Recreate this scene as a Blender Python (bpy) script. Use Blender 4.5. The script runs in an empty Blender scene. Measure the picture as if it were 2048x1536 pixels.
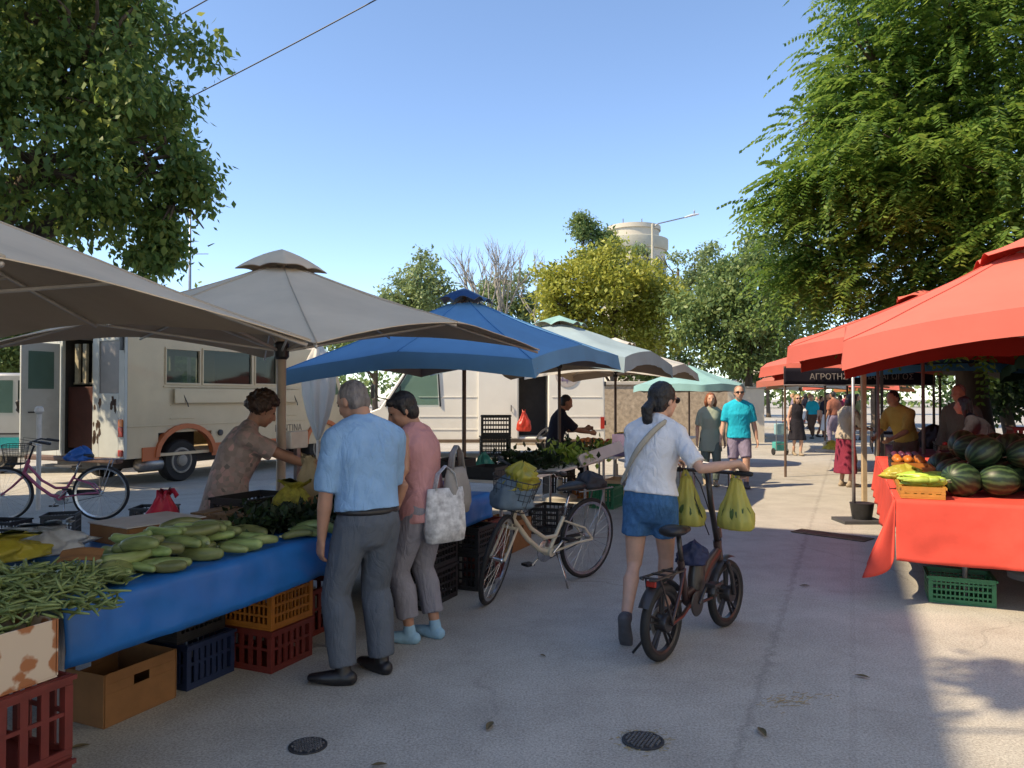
import bpy, bmesh, math, random
import numpy as np
from mathutils import Vector, Matrix, Euler, noise
R=math.radians; PI=math.pi; V=Vector
rnd=random.Random(7)
SC=bpy.context.scene; COL=SC.collection
F=1538.0; CX=1024.0; HY=795.0; HC=1.55          # photo focal length, centre, horizon row, camera height
DX,DY=0.403,0.915                                 # direction of the street; (-DY,DX) is its left
RZ=math.atan2(DY,DX)
def PX(px,Y): return (px-CX)/F*Y
def ZP(py,Y): return HC+(HY-py)/F*Y
def GY(py,z=0): return (HC-z)*F/(py-HY)
def S(t,n,z=0): return V((-1.76+DX*t-DY*n, 2.93+DY*t+DX*n, z))   # left row of stalls: t along the street, n away from it
def T(t,n,z=0): return V((2.87+DX*t+DY*n, 5.77+DY*t-DX*n, z))    # right row
# ------------------------------------------------------------------ tagging
def tag(o,label,cat,group=None,kind=None):
    o['label']=label; o['category']=cat
    if group: o['group']=group
    if kind: o['kind']=kind
    return o
def empty(name,loc,rz=0,label=None,cat=None,group=None):
    o=bpy.data.objects.new(name,None); COL.objects.link(o); o.location=loc; o.rotation_euler=(0,0,rz); o.empty_display_size=.1
    if label: tag(o,label,cat,group)
    return o
def copy_tree(o,parent=None):
    c=o.copy(); COL.objects.link(c); c.parent=parent
    for ch in [x for x in o.children]: copy_tree(ch,c)
    return c
def dup(o,loc,rot=None,label=None,group=None,scale=None):
    c=copy_tree(o); c.location=loc
    if rot is not None: c.rotation_euler=rot if hasattr(rot,'__len__') else (0,0,rot)
    if label: c['label']=label
    if group: c['group']=group
    if scale is not None: c.scale=scale if hasattr(scale,'__len__') else (scale,)*3
    return c
# ------------------------------------------------------------------ mesh builder
def frame(t,side=None):
    t=t.normalized(); s=V(side) if side is not None else (V((0,0,1)) if abs(t.z)<.9 else V((1,0,0)))
    u=(s-t*s.dot(t))
    if u.length<1e-5: u=V((0,1,0))-t*t.y
    u.normalize(); return u,t.cross(u)
class MB:
    def __init__(s): s.v=[]; s.f=[]; s.m=[]; s.k=0
    def add(s,vs,fs):
        b=len(s.v); s.v+= [tuple(p) for p in vs]
        for f in fs: s.f.append(tuple(b+i for i in f)); s.m.append(s.k)
        return s
    def box(s,c,d,rz=0,rot=None):
        M=(rot.to_matrix() if rot is not None else Matrix.Rotation(rz,3,'Z')); c=V(c)
        vs=[c+M@V((x*d[0]/2,y*d[1]/2,z*d[2]/2)) for x in(-1,1) for y in(-1,1) for z in(-1,1)]
        return s.add(vs,[(0,1,3,2),(4,6,7,5),(0,4,5,1),(2,3,7,6),(0,2,6,4),(1,5,7,3)])
    def bx(s,x0,x1,y0,y1,z0,z1): return s.box(((x0+x1)/2,(y0+y1)/2,(z0+z1)/2),(x1-x0,y1-y0,z1-z0))
    def rings(s,rs,caps=True,closed=True):
        n=len(rs[0]); vs=[p for r in rs for p in r]; fs=[]
        for i in range(len(rs)-1):
            for j in range(n if closed else n-1):
                a=i*n+j; b=i*n+(j+1)%n; fs.append((a,b,b+n,a+n))
        if caps: fs.append(tuple(range(n-1,-1,-1))); fs.append(tuple(range((len(rs)-1)*n,len(rs)*n)))
        return s.add(vs,fs)
    def tube(s,pts,r,n=8,side=None,caps=True,loop=False):
        pts=[V(p) for p in pts]; N=len(pts); rs=[]
        for i,p in enumerate(pts):
            if loop: t=pts[(i+1)%N]-pts[i-1]
            else: t=pts[min(i+1,N-1)]-pts[max(i-1,0)]
            if t.length<1e-7: t=V((0,0,1))
            u,w=frame(t,side); rr=r[i] if isinstance(r,list) else r
            a,b=rr if isinstance(rr,(list,tuple)) else (rr,rr)
            rs.append([p+u*(a*math.cos(2*PI*j/n))+w*(b*math.sin(2*PI*j/n)) for j in range(n)])
        if loop: rs.append(rs[0]); caps=False
        return s.rings(rs,caps)
    def cap(s,pts,r,n=12,side=None,ends=(True,True)):       # tapered capsule with round ends
        pts=[V(p) for p in pts]; r=[(x if isinstance(x,(list,tuple)) else (x,x)) for x in (r if isinstance(r,list) else [r]*len(pts))]
        P=list(pts); Q=list(r)
        def endp(p,q,d):
            m=min(q); return [(p+d*m*.55,(q[0]*.83,q[1]*.83)),(p+d*m*.9,(q[0]*.45,q[1]*.45)),(p+d*m,(q[0]*.05,q[1]*.05))]
        if ends[0]:
            for p,q in endp(pts[0],r[0],(pts[0]-pts[1]).normalized()): P.insert(0,p); Q.insert(0,q)
        if ends[1]:
            for p,q in endp(pts[-1],r[-1],(pts[-1]-pts[-2]).normalized()): P.append(p); Q.append(q)
        return s.tube(P,Q,n,side)
    def ell(s,c,ax,seg=16,rg=10,M=None):
        c=V(c); M=M or Matrix.Identity(3); rs=[]
        for i in range(rg+1):
            th=PI*min(max(i/rg,.012),.988); rs.append([c+M@V((ax[0]*math.sin(th)*math.cos(2*PI*j/seg),ax[1]*math.sin(th)*math.sin(2*PI*j/seg),-ax[2]*math.cos(th))) for j in range(seg)])
        return s.rings(rs)
    def lathe(s,prof,n=24,c=(0,0,0),M=None,caps=True):
        c=V(c); M=M or Matrix.Identity(3)
        return s.rings([[c+M@V((r*math.cos(2*PI*j/n),r*math.sin(2*PI*j/n),z)) for j in range(n)] for r,z in prof],caps)
    def torus(s,c,Rr,r,n=40,m=8,M=None,arc=(0,2*PI)):
        c=V(c); M=M or Matrix.Identity(3); full=abs(arc[1]-arc[0]-2*PI)<1e-4
        pts=[c+M@V((Rr*math.cos(a),Rr*math.sin(a),0)) for a in [arc[0]+(arc[1]-arc[0])*i/(n if full else n-1) for i in range(n)]]
        return s.tube(pts,r,m,side=M@V((0,0,1)),loop=full)
    def prism(s,poly,axis_fn,t0,t1):
        a=[axis_fn(p,t0) for p in poly]; b=[axis_fn(p,t1) for p in poly]; n=len(poly)
        fs=[tuple(range(n-1,-1,-1)),tuple(range(n,2*n))]+[(i,(i+1)%n,(i+1)%n+n,i+n) for i in range(n)]
        return s.add(a+b,fs)
    def grid(s,fn,nu,nv):
        vs=[fn(i/nu,j/nv) for i in range(nu+1) for j in range(nv+1)]; w=nv+1
        return s.add(vs,[(i*w+j,(i+1)*w+j,(i+1)*w+j+1,i*w+j+1) for i in range(nu) for j in range(nv)])
    def mesh(s,name,mats,smooth=None):
        me=bpy.data.meshes.new(name); me.from_pydata(s.v,[],s.f)
        for m in (mats if isinstance(mats,(list,tuple)) else [mats]): me.materials.append(m)
        if any(s.m): me.polygons.foreach_set('material_index',s.m)
        if smooth:
            me.polygons.foreach_set('use_smooth',[True]*len(me.polygons))
            if smooth is not True: me.set_sharp_from_angle(angle=R(smooth))
        me.update(); return me
    def build(s,name,mats,parent=None,loc=(0,0,0),rz=0,smooth=None,bevel=0,label=None,cat=None,group=None,thick=0,fixn=False,sub=0):
        o=bpy.data.objects.new(name,s.mesh(name,mats,smooth)); COL.objects.link(o); o.location=loc; o.rotation_euler=(0,0,rz)
        if fixn:
            bm=bmesh.new(); bm.from_mesh(o.data); bmesh.ops.recalc_face_normals(bm,faces=bm.faces); bm.to_mesh(o.data); bm.free()
        if parent: o.parent=parent
        if thick: m=o.modifiers.new('t','SOLIDIFY'); m.thickness=thick; m.offset=0
        if sub: m=o.modifiers.new('s','SUBSURF'); m.levels=sub; m.render_levels=sub
        if bevel: m=o.modifiers.new('b','BEVEL'); m.width=bevel; m.segments=2; m.limit_method='ANGLE'; m.angle_limit=R(40)
        if label: tag(o,label,cat,group)
        return o
def evmesh(o):
    dg=bpy.context.evaluated_depsgraph_get(); dg.update()
    return bpy.data.meshes.new_from_object(o.evaluated_get(dg))
def blob(mb,name,mat,parent=None,voxel=.01,it=4,loc=(0,0,0),rz=0,disp=None,fac=.5):   # union of closed shapes as one smooth skin
    tmp=bpy.data.objects.new('tmp',mb.mesh('tmp',[])); COL.objects.link(tmp)
    m=tmp.modifiers.new('r','REMESH'); m.mode='VOXEL'; m.voxel_size=voxel
    if it: m=tmp.modifiers.new('s','SMOOTH'); m.iterations=it; m.factor=fac
    me=evmesh(tmp); old=tmp.data; bpy.data.objects.remove(tmp); bpy.data.meshes.remove(old)
    me.name=name; me.materials.clear(); me.materials.append(mat)
    n=len(me.vertices)
    if disp and n:
        co=np.empty(n*3,np.float32); me.vertices.foreach_get('co',co); co=co.reshape(-1,3)
        no=np.empty(n*3,np.float32); me.vertices.foreach_get('normal',no); no=no.reshape(-1,3)
        d=np.array([disp(V(c),V(k)) for c,k in zip(co.tolist(),no.tolist())],np.float32)
        me.vertices.foreach_set('co',(co+no*d[:,None]).ravel())
    me.polygons.foreach_set('use_smooth',[True]*len(me.polygons)); me.update()
    o=bpy.data.objects.new(name,me); COL.objects.link(o); o.location=loc; o.rotation_euler=(0,0,rz)
    if parent: o.parent=parent
    return o
def text_mesh(name,body,size,mat,parent,M,extrude=.004):
    cu=bpy.data.curves.new('t','FONT'); cu.body=body; cu.size=size; cu.extrude=extrude; cu.align_x='CENTER'; cu.align_y='CENTER'
    tmp=bpy.data.objects.new('t',cu); COL.objects.link(tmp); me=evmesh(tmp); bpy.data.objects.remove(tmp)
    me.name=name; me.materials.clear(); me.materials.append(mat)
    o=bpy.data.objects.new(name,me); COL.objects.link(o); o.parent=parent; o.matrix_local=M; return o
# ------------------------------------------------------------------ materials
_mc={}
def nodes(name):
    m=bpy.data.materials.new(name); m.use_nodes=True; nt=m.node_tree; b=nt.nodes['Principled BSDF']; return m,nt,b
def pm(name,col,rough=.6,var=.15,scale=6,bump=0,bs=60,metal=0,spec=.5,dirt=0,coat=0,trans=0,col2=None,stretch=None,ov=0):
    if name in _mc: return _mc[name]
    m,nt,b=nodes(name); N=nt.nodes.new; L=nt.links.new
    tc=N('ShaderNodeTexCoord'); src=tc.outputs['Object']
    if stretch:
        mp=N('ShaderNodeMapping'); mp.inputs['Scale'].default_value=stretch; L(src,mp.inputs[0]); src=mp.outputs[0]
    no=N('ShaderNodeTexNoise'); no.inputs['Scale'].default_value=scale; no.inputs['Detail'].default_value=6; no.inputs['Roughness'].default_value=.6; L(src,no.inputs['Vector'])
    rp=N('ShaderNodeValToRGB'); rp.color_ramp.elements[0].position=.3; rp.color_ramp.elements[1].position=.7
    c2=col2 or col
    rp.color_ramp.elements[0].color=(*[max(0,c*(1-var)) for c in col],1); rp.color_ramp.elements[1].color=(*[min(1,c*(1+var)) for c in c2],1)
    L(no.outputs['Fac'],rp.inputs[0]); out=rp.outputs[0]
    if dirt:
        n2=N('ShaderNodeTexNoise'); n2.inputs['Scale'].default_value=scale*.35; n2.inputs['Detail'].default_value=9; n2.inputs['Roughness'].default_value=.75; L(src,n2.inputs['Vector'])
        r2=N('ShaderNodeValToRGB'); r2.color_ramp.elements[0].position=.52; r2.color_ramp.elements[1].position=.72
        mx=N('ShaderNodeMix'); mx.data_type='RGBA'; ml=N('ShaderNodeMath'); ml.operation='MULTIPLY'; ml.inputs[1].default_value=dirt
        L(n2.outputs['Fac'],r2.inputs[0]); L(r2.outputs[0],ml.inputs[0]); L(ml.outputs[0],mx.inputs['Factor']); L(out,mx.inputs['A']); mx.inputs['B'].default_value=(col[0]*.35+.02,col[1]*.32+.015,col[2]*.28+.01,1); out=mx.outputs['Result']
    if ov:
        oi=N('ShaderNodeObjectInfo'); mr=N('ShaderNodeMapRange'); mr.inputs[3].default_value=1-ov; mr.inputs[4].default_value=1+ov; L(oi.outputs['Random'],mr.inputs[0]); hs=N('ShaderNodeHueSaturation'); L(mr.outputs[0],hs.inputs['Value']); m2=N('ShaderNodeMapRange'); m2.inputs[3].default_value=.5-ov*.06; m2.inputs[4].default_value=.5+ov*.06; L(oi.outputs['Random'],m2.inputs[0]); L(m2.outputs[0],hs.inputs['Hue']); L(out,hs.inputs['Color']); out=hs.outputs[0]
    L(out,b.inputs['Base Color']); b.inputs['Roughness'].default_value=rough; b.inputs['Metallic'].default_value=metal; b.inputs['Specular IOR Level'].default_value=spec
    b.inputs['Coat Weight'].default_value=coat
    if bump:
        n3=N('ShaderNodeTexNoise'); n3.inputs['Scale'].default_value=bs; n3.inputs['Detail'].default_value=4; L(src,n3.inputs['Vector'])
        bp=N('ShaderNodeBump'); bp.inputs['Strength'].default_value=bump; bp.inputs['Distance'].default_value=.01; L(n3.outputs['Fac'],bp.inputs['Height']); L(bp.outputs[0],b.inputs['Normal'])
    if trans:
        tr=N('ShaderNodeBsdfTranslucent'); L(out,tr.inputs['Color']); mxs=N('ShaderNodeMixShader'); mxs.inputs[0].default_value=trans
        o=nt.nodes['Material Output']; L(b.outputs[0],mxs.inputs[1]); L(tr.outputs[0],mxs.inputs[2]); L(mxs.outputs[0],o.inputs['Surface'])
    _mc[name]=m; return m
def leafmat(name,c1,c2,c3,trans=.35):
    m,nt,b=nodes(name); N=nt.nodes.new; L=nt.links.new
    g=N('ShaderNodeNewGeometry'); rp=N('ShaderNodeValToRGB'); e=rp.color_ramp.elements
    e[0].color=(*c1,1); e[1].color=(*c3,1); x=e.new(.55); x.color=(*c2,1); L(g.outputs['Random Per Island'],rp.inputs[0])
    L(rp.outputs[0],b.inputs['Base Color']); b.inputs['Roughness'].default_value=.5; b.inputs['Specular IOR Level'].default_value=.35
    tr=N('ShaderNodeBsdfTranslucent'); hs=N('ShaderNodeHueSaturation'); hs.inputs['Value'].default_value=1.6; hs.inputs['Hue'].default_value=.485; L(rp.outputs[0],hs.inputs['Color']); L(hs.outputs[0],tr.inputs['Color'])
    mx=N('ShaderNodeMixShader'); mx.inputs[0].default_value=trans; o=nt.nodes['Material Output']; L(b.outputs[0],mx.inputs[1]); L(tr.outputs[0],mx.inputs[2]); L(mx.outputs[0],o.inputs['Surface'])
    return m
def glassmat(name,tint=(.03,.05,.05),alpha=.35):
    m,nt,b=nodes(name); b.inputs['Base Color'].default_value=(*tint,1); b.inputs['Roughness'].default_value=.04; b.inputs['Specular IOR Level'].default_value=.35
    N=nt.nodes.new; L=nt.links.new; t=N('ShaderNodeBsdfTransparent'); t.inputs[0].default_value=(.75,.85,.82,1); mx=N('ShaderNodeMixShader'); mx.inputs[0].default_value=1-alpha
    L(t.outputs[0],mx.inputs[2]); L(b.outputs[0],mx.inputs[1]); L(mx.outputs[0],nt.nodes['Material Output'].inputs['Surface']); return m
# palette
black_plastic=pm('black_plastic',(.018,.018,.02),.45,.3,20,.1,80)
rubber=pm('rubber',(.014,.014,.015),.75,.3,30,.15,120)
chrome=pm('chrome',(.55,.55,.56),.25,.12,20,metal=1)
steel=pm('steel',(.32,.32,.33),.4,.2,12,metal=.8)
white_metal=pm('white_metal',(.62,.6,.56),.45,.1,10)
card=pm('cardboard',(.24,.115,.042),.85,.14,7,.15,40,dirt=.25)
card_light=pm('light_cardboard',(.5,.38,.25),.85,.1,9,.1,40)
wood=pm('wood',(.2,.125,.07),.75,.3,4,.2,40,stretch=(1,8,8))
# ------------------------------------------------------------------ people
def skinmat(nm,c): return pm('skin_'+nm,c,.55,.1,14,.08,90,col2=(c[0]*1.05,c[1]*.97,c[2]*.95))
skin_tan=skinmat('tan',(.40,.225,.15)); skin_fair=skinmat('fair',(.52,.32,.23)); skin_olive=skinmat('olive',(.33,.18,.115))
def ik(a,b,l1,l2,hint):
    d=b-a; L=min(max(d.length,.05),(l1+l2)*.998); u=d.normalized(); x=(l1*l1-l2*l2+L*L)/(2*L); h=math.sqrt(max(0,l1*l1-x*x))
    hp=V(hint)-u*V(hint).dot(u); hp=hp.normalized() if hp.length>1e-4 else V((0,1,0))
    return a+u*x+hp*h, a+u*L
def lerp(a,b,t): return a+(b-a)*t
def folds(amp,fx=9,fz=6,seed=0):
    return lambda c,n: amp*(noise.noise(V((c.x*fx+seed,c.y*fx,c.z*fz)))+.5*noise.noise(V((c.x*fx*2.3,c.y*fx*2.3+seed,c.z*fz*2.6+c.x*9))))
def person(label,loc,rz,H=1.68,fem=False,skin=None,lean=.03,side=0.,tw=0.,pel=(0,0,.525),head=(0,0),feet=None,hands=None,elbow=None,hcurl=(.5,.5),
           top=None,bottom=None,shoes=None,hair=None,voxel=.009,glasses=False,group=None,fat=1.,spread=None,eyes=True,palm=None,handdir=None):
    """Faces local +Y. hands/feet: world or local targets; feet entries (x,y,z,heel_pitch,yaw) local; hands entries world Vectors or ('l',x,y,z)."""
    skin=skin or skin_tan; loc=V(loc); h=H; W=Matrix.Translation(loc)@Matrix.Rotation(rz,4,'Z'); Wi=W.inverted()
    pc=V((pel[0],pel[1],pel[2]*h))
    def up(k): return V((math.sin(side*k),math.sin(lean*k),math.cos(lean*k)*math.cos(side*k))).normalized()
    u1,u2,u3=up(.55),up(.95),up(1.2)
    wst=pc+u1*.09*h; chs=wst+u2*.115*h; nb=chs+u3*.11*h
    lat0=V((1,0,0)); lat=V((math.cos(tw),math.sin(tw),0)); lat=(lat-u3*lat.dot(u3)).normalized(); fwd=u3.cross(lat)
    sw=(.104 if fem else .116)*h
    # torso sections (centre,half width,half depth,lateral)
    g=fat; b0=.9 if fem else 1.
    sec=[(pc-u1*.05*h,.075,.06,lat0),(pc-u1*.012*h,(.103 if fem else .094)*g,.07*g,lat0),(pc+u1*.04*h,(.096 if fem else .09)*g,.066*g,lat0),(wst,(.078 if fem else .086)*g,.06*g,lerp(lat0,lat,.4)),
         (lerp(wst,chs,.5)+fwd*.004*h,.088*b0*g,.064*g,lerp(lat0,lat,.7)),(chs+fwd*.006*h,.098*b0*g,(.07 if fem else .068)*g,lat),(lerp(chs,nb,.45),.104*b0,.06,lat),(lerp(chs,nb,.72),.092*b0,.05,lat),(nb-u3*.005*h,.06,.04,lat)]
    def torso(mb,ex,i0=0,i1=9,ends=(True,True),low=0,lowex=0):
        ss=sec[i0:i1]; P=[s[0] for s in ss]; q=[((s[1])*h+ex,(s[2])*h+ex) for s in ss]
        if low: P=[P[0]-u1*low*h]+P; q=[(q[0][0]+lowex,q[0][1]+lowex)]+q; ss=[ss[0]]+ss
        # explicit rings so that the lateral axis turns with the chest
        PP=list(zip(P,q,[s[3] for s in ss]))
        if ends[0]: p,qq,l=PP[0]; PP=[(p-u1*min(qq)*.8,(qq[0]*.3,qq[1]*.3),l),(p-u1*min(qq)*.5,(qq[0]*.8,qq[1]*.8),l)]+PP
        rs=[]
        for p,qq,l in PP:
            up_=u2; la=(l-up_*l.dot(up_)).normalized(); fw=up_.cross(la)
            rs.append([p+la*qq[0]*math.copysign(abs(math.cos(a))**.85,math.cos(a))+fw*qq[1]*math.copysign(abs(math.sin(a))**.85,math.sin(a)) for a in [2*PI*k/20 for k in range(20)]])
        mb.rings(rs)
    def yoke(mb,ex,k=.93):
        for sg in(-1,1): mb.cap([nb+u3*.006*h,nb-u3*.016*h+lat*sg*sw*.5,nb-u3*.046*h+lat*sg*sw*k],[.034*h+ex*.6,.031*h+ex,.030*h+ex],12)
    # head
    hy,hp=head; hu=up(.6); Mh=Matrix.Rotation(tw*.6+hy,3,'Z')@Matrix.Rotation(-hp,3,'X'); hx=Mh@V((1,0,0)); hf=Mh@V((0,1,0)); hz=Mh@V((0,0,1))
    nt_=nb+hu*.045*h+hf*.012*h; hc=nt_+hz*.052*h+hf*.016*h
    # arms
    arms=[]
    for i,sg in enumerate((-1,1)):
        sh=nb-u3*.046*h+lat*sg*sw*.93
        if hands and hands[i] is not None:
            w=hands[i]; w=V(w[1:]) if isinstance(w,tuple) and w[0]=='l' else Wi@V(w)
        else: w=sh+V((sg*.05*h,.03*h,-.31*h))
        hint=V(elbow[i]) if elbow and elbow[i] is not None else V((sg*.5,-1,-.3))
        e,w=ik(sh,w,.172*h,.15*h,hint); arms.append((sh,e,w,sg))
    legs=[]
    fs=feet or [(-.06*h,0,0,0,.15),(.06*h,0,0,0,-.15)]
    for i,sg in enumerate((-1,1)):
        hj=pc+lat0*sg*(.054 if fem else .05)*h-V((0,0,.01*h)); fx,fy,fz,pit,yaw=fs[i]
        an=V((fx,fy,fz+.05*h)); fd=V((-math.sin(yaw)*math.cos(pit),math.cos(yaw)*math.cos(pit),-math.sin(pit)))
        kn,an=ik(hj,an,.245*h,.235*h,(sg*.12+fd.x*.5,1,.1)); legs.append((hj,kn,an,fd,sg))
    f_=.88 if fem else 1.
    def arm(mb,a,ex,upto=2.,flat=False):
        sh,e,w,sg=a; P=[sh,lerp(sh,e,.35),lerp(sh,e,.7),e,lerp(e,w,.3),lerp(e,w,.65),w]; q=[.031,.030,.027,.0235,.0245,.02,.0155]; K=[0,.35,.7,1,1.3,1.65,2.]
        PP=[];QQ=[]
        for k,p,r in zip(K,P,q):
            if k<=upto+1e-6: PP.append(p); QQ.append(r*h*f_*(.5+.5*g)+ex*(1+.25*k))
        j=len(PP)
        if j<len(P) and K[j]-upto<1: t=(upto-K[j-1])/(K[j]-K[j-1]); PP.append(lerp(P[j-1],P[j],t)); QQ.append((q[j-1]*(1-t)+q[j]*t)*h*f_+ex*(1+.35*upto))
        mb.cap(PP,QQ,14,ends=(True,not flat))
    def leg(mb,l,ex,upto=2.,flat=False,flare=0,k0=0):
        hj,kn,an,fd,sg=l; bk=(V((0,-1,0))-(an-kn).normalized()*V((0,-1,0)).dot((an-kn).normalized()))
        P=[hj,lerp(hj,kn,.3),lerp(hj,kn,.65),kn,lerp(kn,an,.3)+bk*.01*h,lerp(kn,an,.65)+bk*.004*h,an]; q=[.052,.05,.042,.033,.034,.026,.021]; K=[0,.3,.65,1,1.3,1.65,2.]
        PP=[];QQ=[]
        for k,p,r in zip(K,P,q):
            if k<=upto+1e-6: PP.append(p); QQ.append(r*h*(.95 if fem else 1.)*(.4+.6*g)+ex+flare*max(0,k-.3))
        j=len(PP)
        if j<len(P): t=(upto-K[j-1])/(K[j]-K[j-1]); PP.append(lerp(P[j-1],P[j],t)); QQ.append((q[j-1]*(1-t)+q[j]*t)*h+ex+flare*max(0,upto-.3))
        mb.cap(PP,QQ,16,ends=(True,not flat))
    def foot(mb,l,ex,sole=False):
        hj,kn,an,fd,sg=l; upv=(kn-an).normalized(); s=fd.cross(upv); s=s.normalized() if s.length>.1 else V((1,0,0)); up_=s.cross(fd).normalized()
        b=an-up_*.03*h
        mb.cap([b-fd*.022*h,b+fd*.02*h,b+fd*.07*h,b+fd*.105*h],[(.02*h+ex,.021*h+ex),(.021*h+ex,.024*h+ex),(.025*h+ex,.0155*h+ex),(.02*h+ex,.010*h+ex)],14,side=s)
        mb.cap([b,an,lerp(an,kn,.06)],[.02*h+ex,.0215*h+ex*.8,.021*h+ex*.6],12)
    def hand(mb,a,ci):
        sh,e,w,sg=a; d=(w-e).normalized()
        if handdir and handdir[ci] is not None: d=V(handdir[ci]).normalized()
        pn=V(palm[ci]) if palm and palm[ci] is not None else V((-sg,.25,0)); pn=(pn-d*pn.dot(d)); pn=pn.normalized() if pn.length>.05 else frame(d)[0]
        sd=d.cross(pn)*sg                                       # towards the thumb
        mb.cap([w,w+d*.02*h,w+d*.052*h],[(.015*h,.0125*h),(.022*h,.011*h),(.024*h,.009*h)],12,side=sd)
        cu=hcurl[ci]
        for k,(o,ln) in enumerate(((.017,.041),(.006,.046),(-.006,.043),(-.0165,.034))):
            p=w+d*.052*h+sd*o*h; P=[p]; a0=cu*.5
            for sgm in range(3):
                a0+=cu*(.35+.45*sgm*.5)*(1+.06*k); p=p+(d*math.cos(a0)+pn*math.sin(a0))*ln*h*(.45,.32,.25)[sgm]; P.append(p)
            mb.cap(P,[.0052*h,.005*h,.0046*h,.004*h],8)
        p=w+d*.018*h+sd*.018*h; tdv=(d*.75+sd*.65+pn*.25*cu*2).normalized(); mb.cap([p,p+tdv*.022*h,p+tdv*.022*h+(d+pn*cu*.6).normalized()*.02*h],[.007*h,.0058*h,.0045*h],8)
    body=MB(); torso(body,0); yoke(body,0)
    body.cap([nb-u3*.03*h,nt_,nt_+hz*.03*h],[(.04*h,.036*h),(.033*h*f_,.033*h*f_),(.033*h*f_,.033*h*f_)],14)
    body.ell(hc+hz*.012*h,(.0455*h,.056*h,.055*h),18,12,Mh); body.ell(hc-hz*.022*h+hf*.017*h,(.038*h,.039*h,.046*h),16,10,Mh)
    body.ell(hc-hz*.055*h+hf*.036*h,(.016*h,.014*h,.012*h),10,8,Mh)
    body.cap([hc+hz*.008*h+hf*.053*h,hc-hz*.016*h+hf*.064*h],[.006*h,.0095*h],8); body.ell(hc-hz*.018*h+hf*.058*h,(.011*h,.009*h,.006*h),8,6,Mh)
    body.ell(hc-hz*.036*h+hf*.0535*h,(.015*h,.006*h,.0048*h),10,6,Mh)
    for sg in(-1,1):
        body.ell(hc+hx*sg*.047*h-hz*.006*h-hf*.004*h,(.006*h,.012*h,.018*h),8,8,Mh); body.ell(hc+hx*sg*.018*h+hz*.016*h+hf*.048*h,(.014*h,.007*h,.005*h),8,6,Mh); body.ell(hc+hx*sg*.024*h-hz*.015*h+hf*.036*h,(.014*h,.014*h,.012*h),8,6,Mh)
    for i,a in enumerate(arms): arm(body,a,0); hand(body,a,i)
    for l in legs: leg(body,l,0); foot(body,l,0)
    o=blob(body,'person',skin,None,voxel,3,loc,rz); tag(o,label,'person',group)
    if eyes and voxel<.016:
        for sg in(-1,1): MB().ell(hc+hx*sg*.0185*h+hz*.006*h+hf*.0485*h,(.0075*h,.005*h,.0042*h),8,6,Mh).build('eye',pm('eye',(.03,.02,.015),.2,.1),o,smooth=True)
    if glasses:
        gm=MB(); 
        for sg in(-1,1):
            gm.ell(hc+hx*sg*.02*h+hz*.006*h+hf*.058*h,(.018*h,.005*h,.013*h),14,8,Mh); gm.tube([hc+hx*sg*.037*h+hz*.01*h+hf*.054*h,hc+hx*sg*.049*h+hz*.008*h+hf*.02*h,hc+hx*sg*.05*h+hz*.004*h-hf*.01*h],.002*h,6)
        gm.tube([hc+hx*-.01*h+hz*.01*h+hf*.062*h,hc+hx*.01*h+hz*.01*h+hf*.062*h],.002*h,6); gm.build('sunglasses',black_plastic,o,smooth=True)
    vc=voxel*1.05
    if top:
        mb=MB(); ex=top.get('fit',.014); torso(mb,ex,top.get('i0',2),9,(False,False),top.get('low',.02),top.get('lowex',.006))
        sl=top.get('sleeve',.75); yoke(mb,ex*.75,.93 if sl>0 else .7)
        for a in arms:
            if sl>0: arm(mb,a,top.get('sfit',ex),sl,True)
            else: mb.ell(a[0]-lat*a[3]*.03*h,(.03*h,.036*h,.032*h))
        if top.get('collar'): mb.torus(nb+u3*.004*h,.042*h,.011*h,24,8,Matrix((lat,fwd,u3)).transposed())
        blob(mb,top.get('name','shirt'),top['mat'],o,vc,6,disp=folds(top.get('fold',.006),top.get('fx',8),top.get('fz',7),rnd.random()*9))
    if bottom:
        mb=MB(); ex=bottom.get('fit',.012); kind=bottom.get('kind','trousers')
        if kind=='skirt':
            zl=bottom.get('len',.25)*h; rs=[]
            for k in range(9):
                t=k/8; c=pc+u1*.05*h*(1-t)-V((0,0,zl*t)); aa=(.092+.05*t*bottom.get('flare',1))*h+ex; bb=(.066+.055*t*bottom.get('flare',1))*h+ex
                rs.append([c+V((aa*math.cos(2*PI*j/28)*(1+.06*t*math.sin(7*2*PI*j/28)),bb*math.sin(2*PI*j/28)*(1+.06*t*math.sin(7*2*PI*j/28)),0)) for j in range(28)])
            mb.rings(rs)
        else:
            torso(mb,ex*.8,0,4 if bottom.get('high') else 3,(True,False))
            for l in legs: leg(mb,l,ex,bottom.get('upto',1.93),True,bottom.get('flare',0))
        blob(mb,bottom.get('name',kind),bottom['mat'],o,vc,4,disp=folds(bottom.get('fold',.006),bottom.get('fx',10),bottom.get('fz',5),rnd.random()*9))
        if bottom.get('belt'):
            mb=MB(); bc=pc+u1*.034*h; n=28
            mb.tube([bc+lat0*(.0925*h*g+ex)*math.cos(2*PI*j/n)+V((0,1,0))*(.068*h*g+ex)*math.sin(2*PI*j/n) for j in range(n)],(.015,.006),8,side=(0,0,1),loop=True); mb.build('belt',bottom['belt'],o,smooth=True)
    if shoes:
        for l in legs:
            mb=MB(); foot(mb,l,.007); blob(mb,'shoe',shoes,o,max(vc*.8,.007),2)
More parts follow.
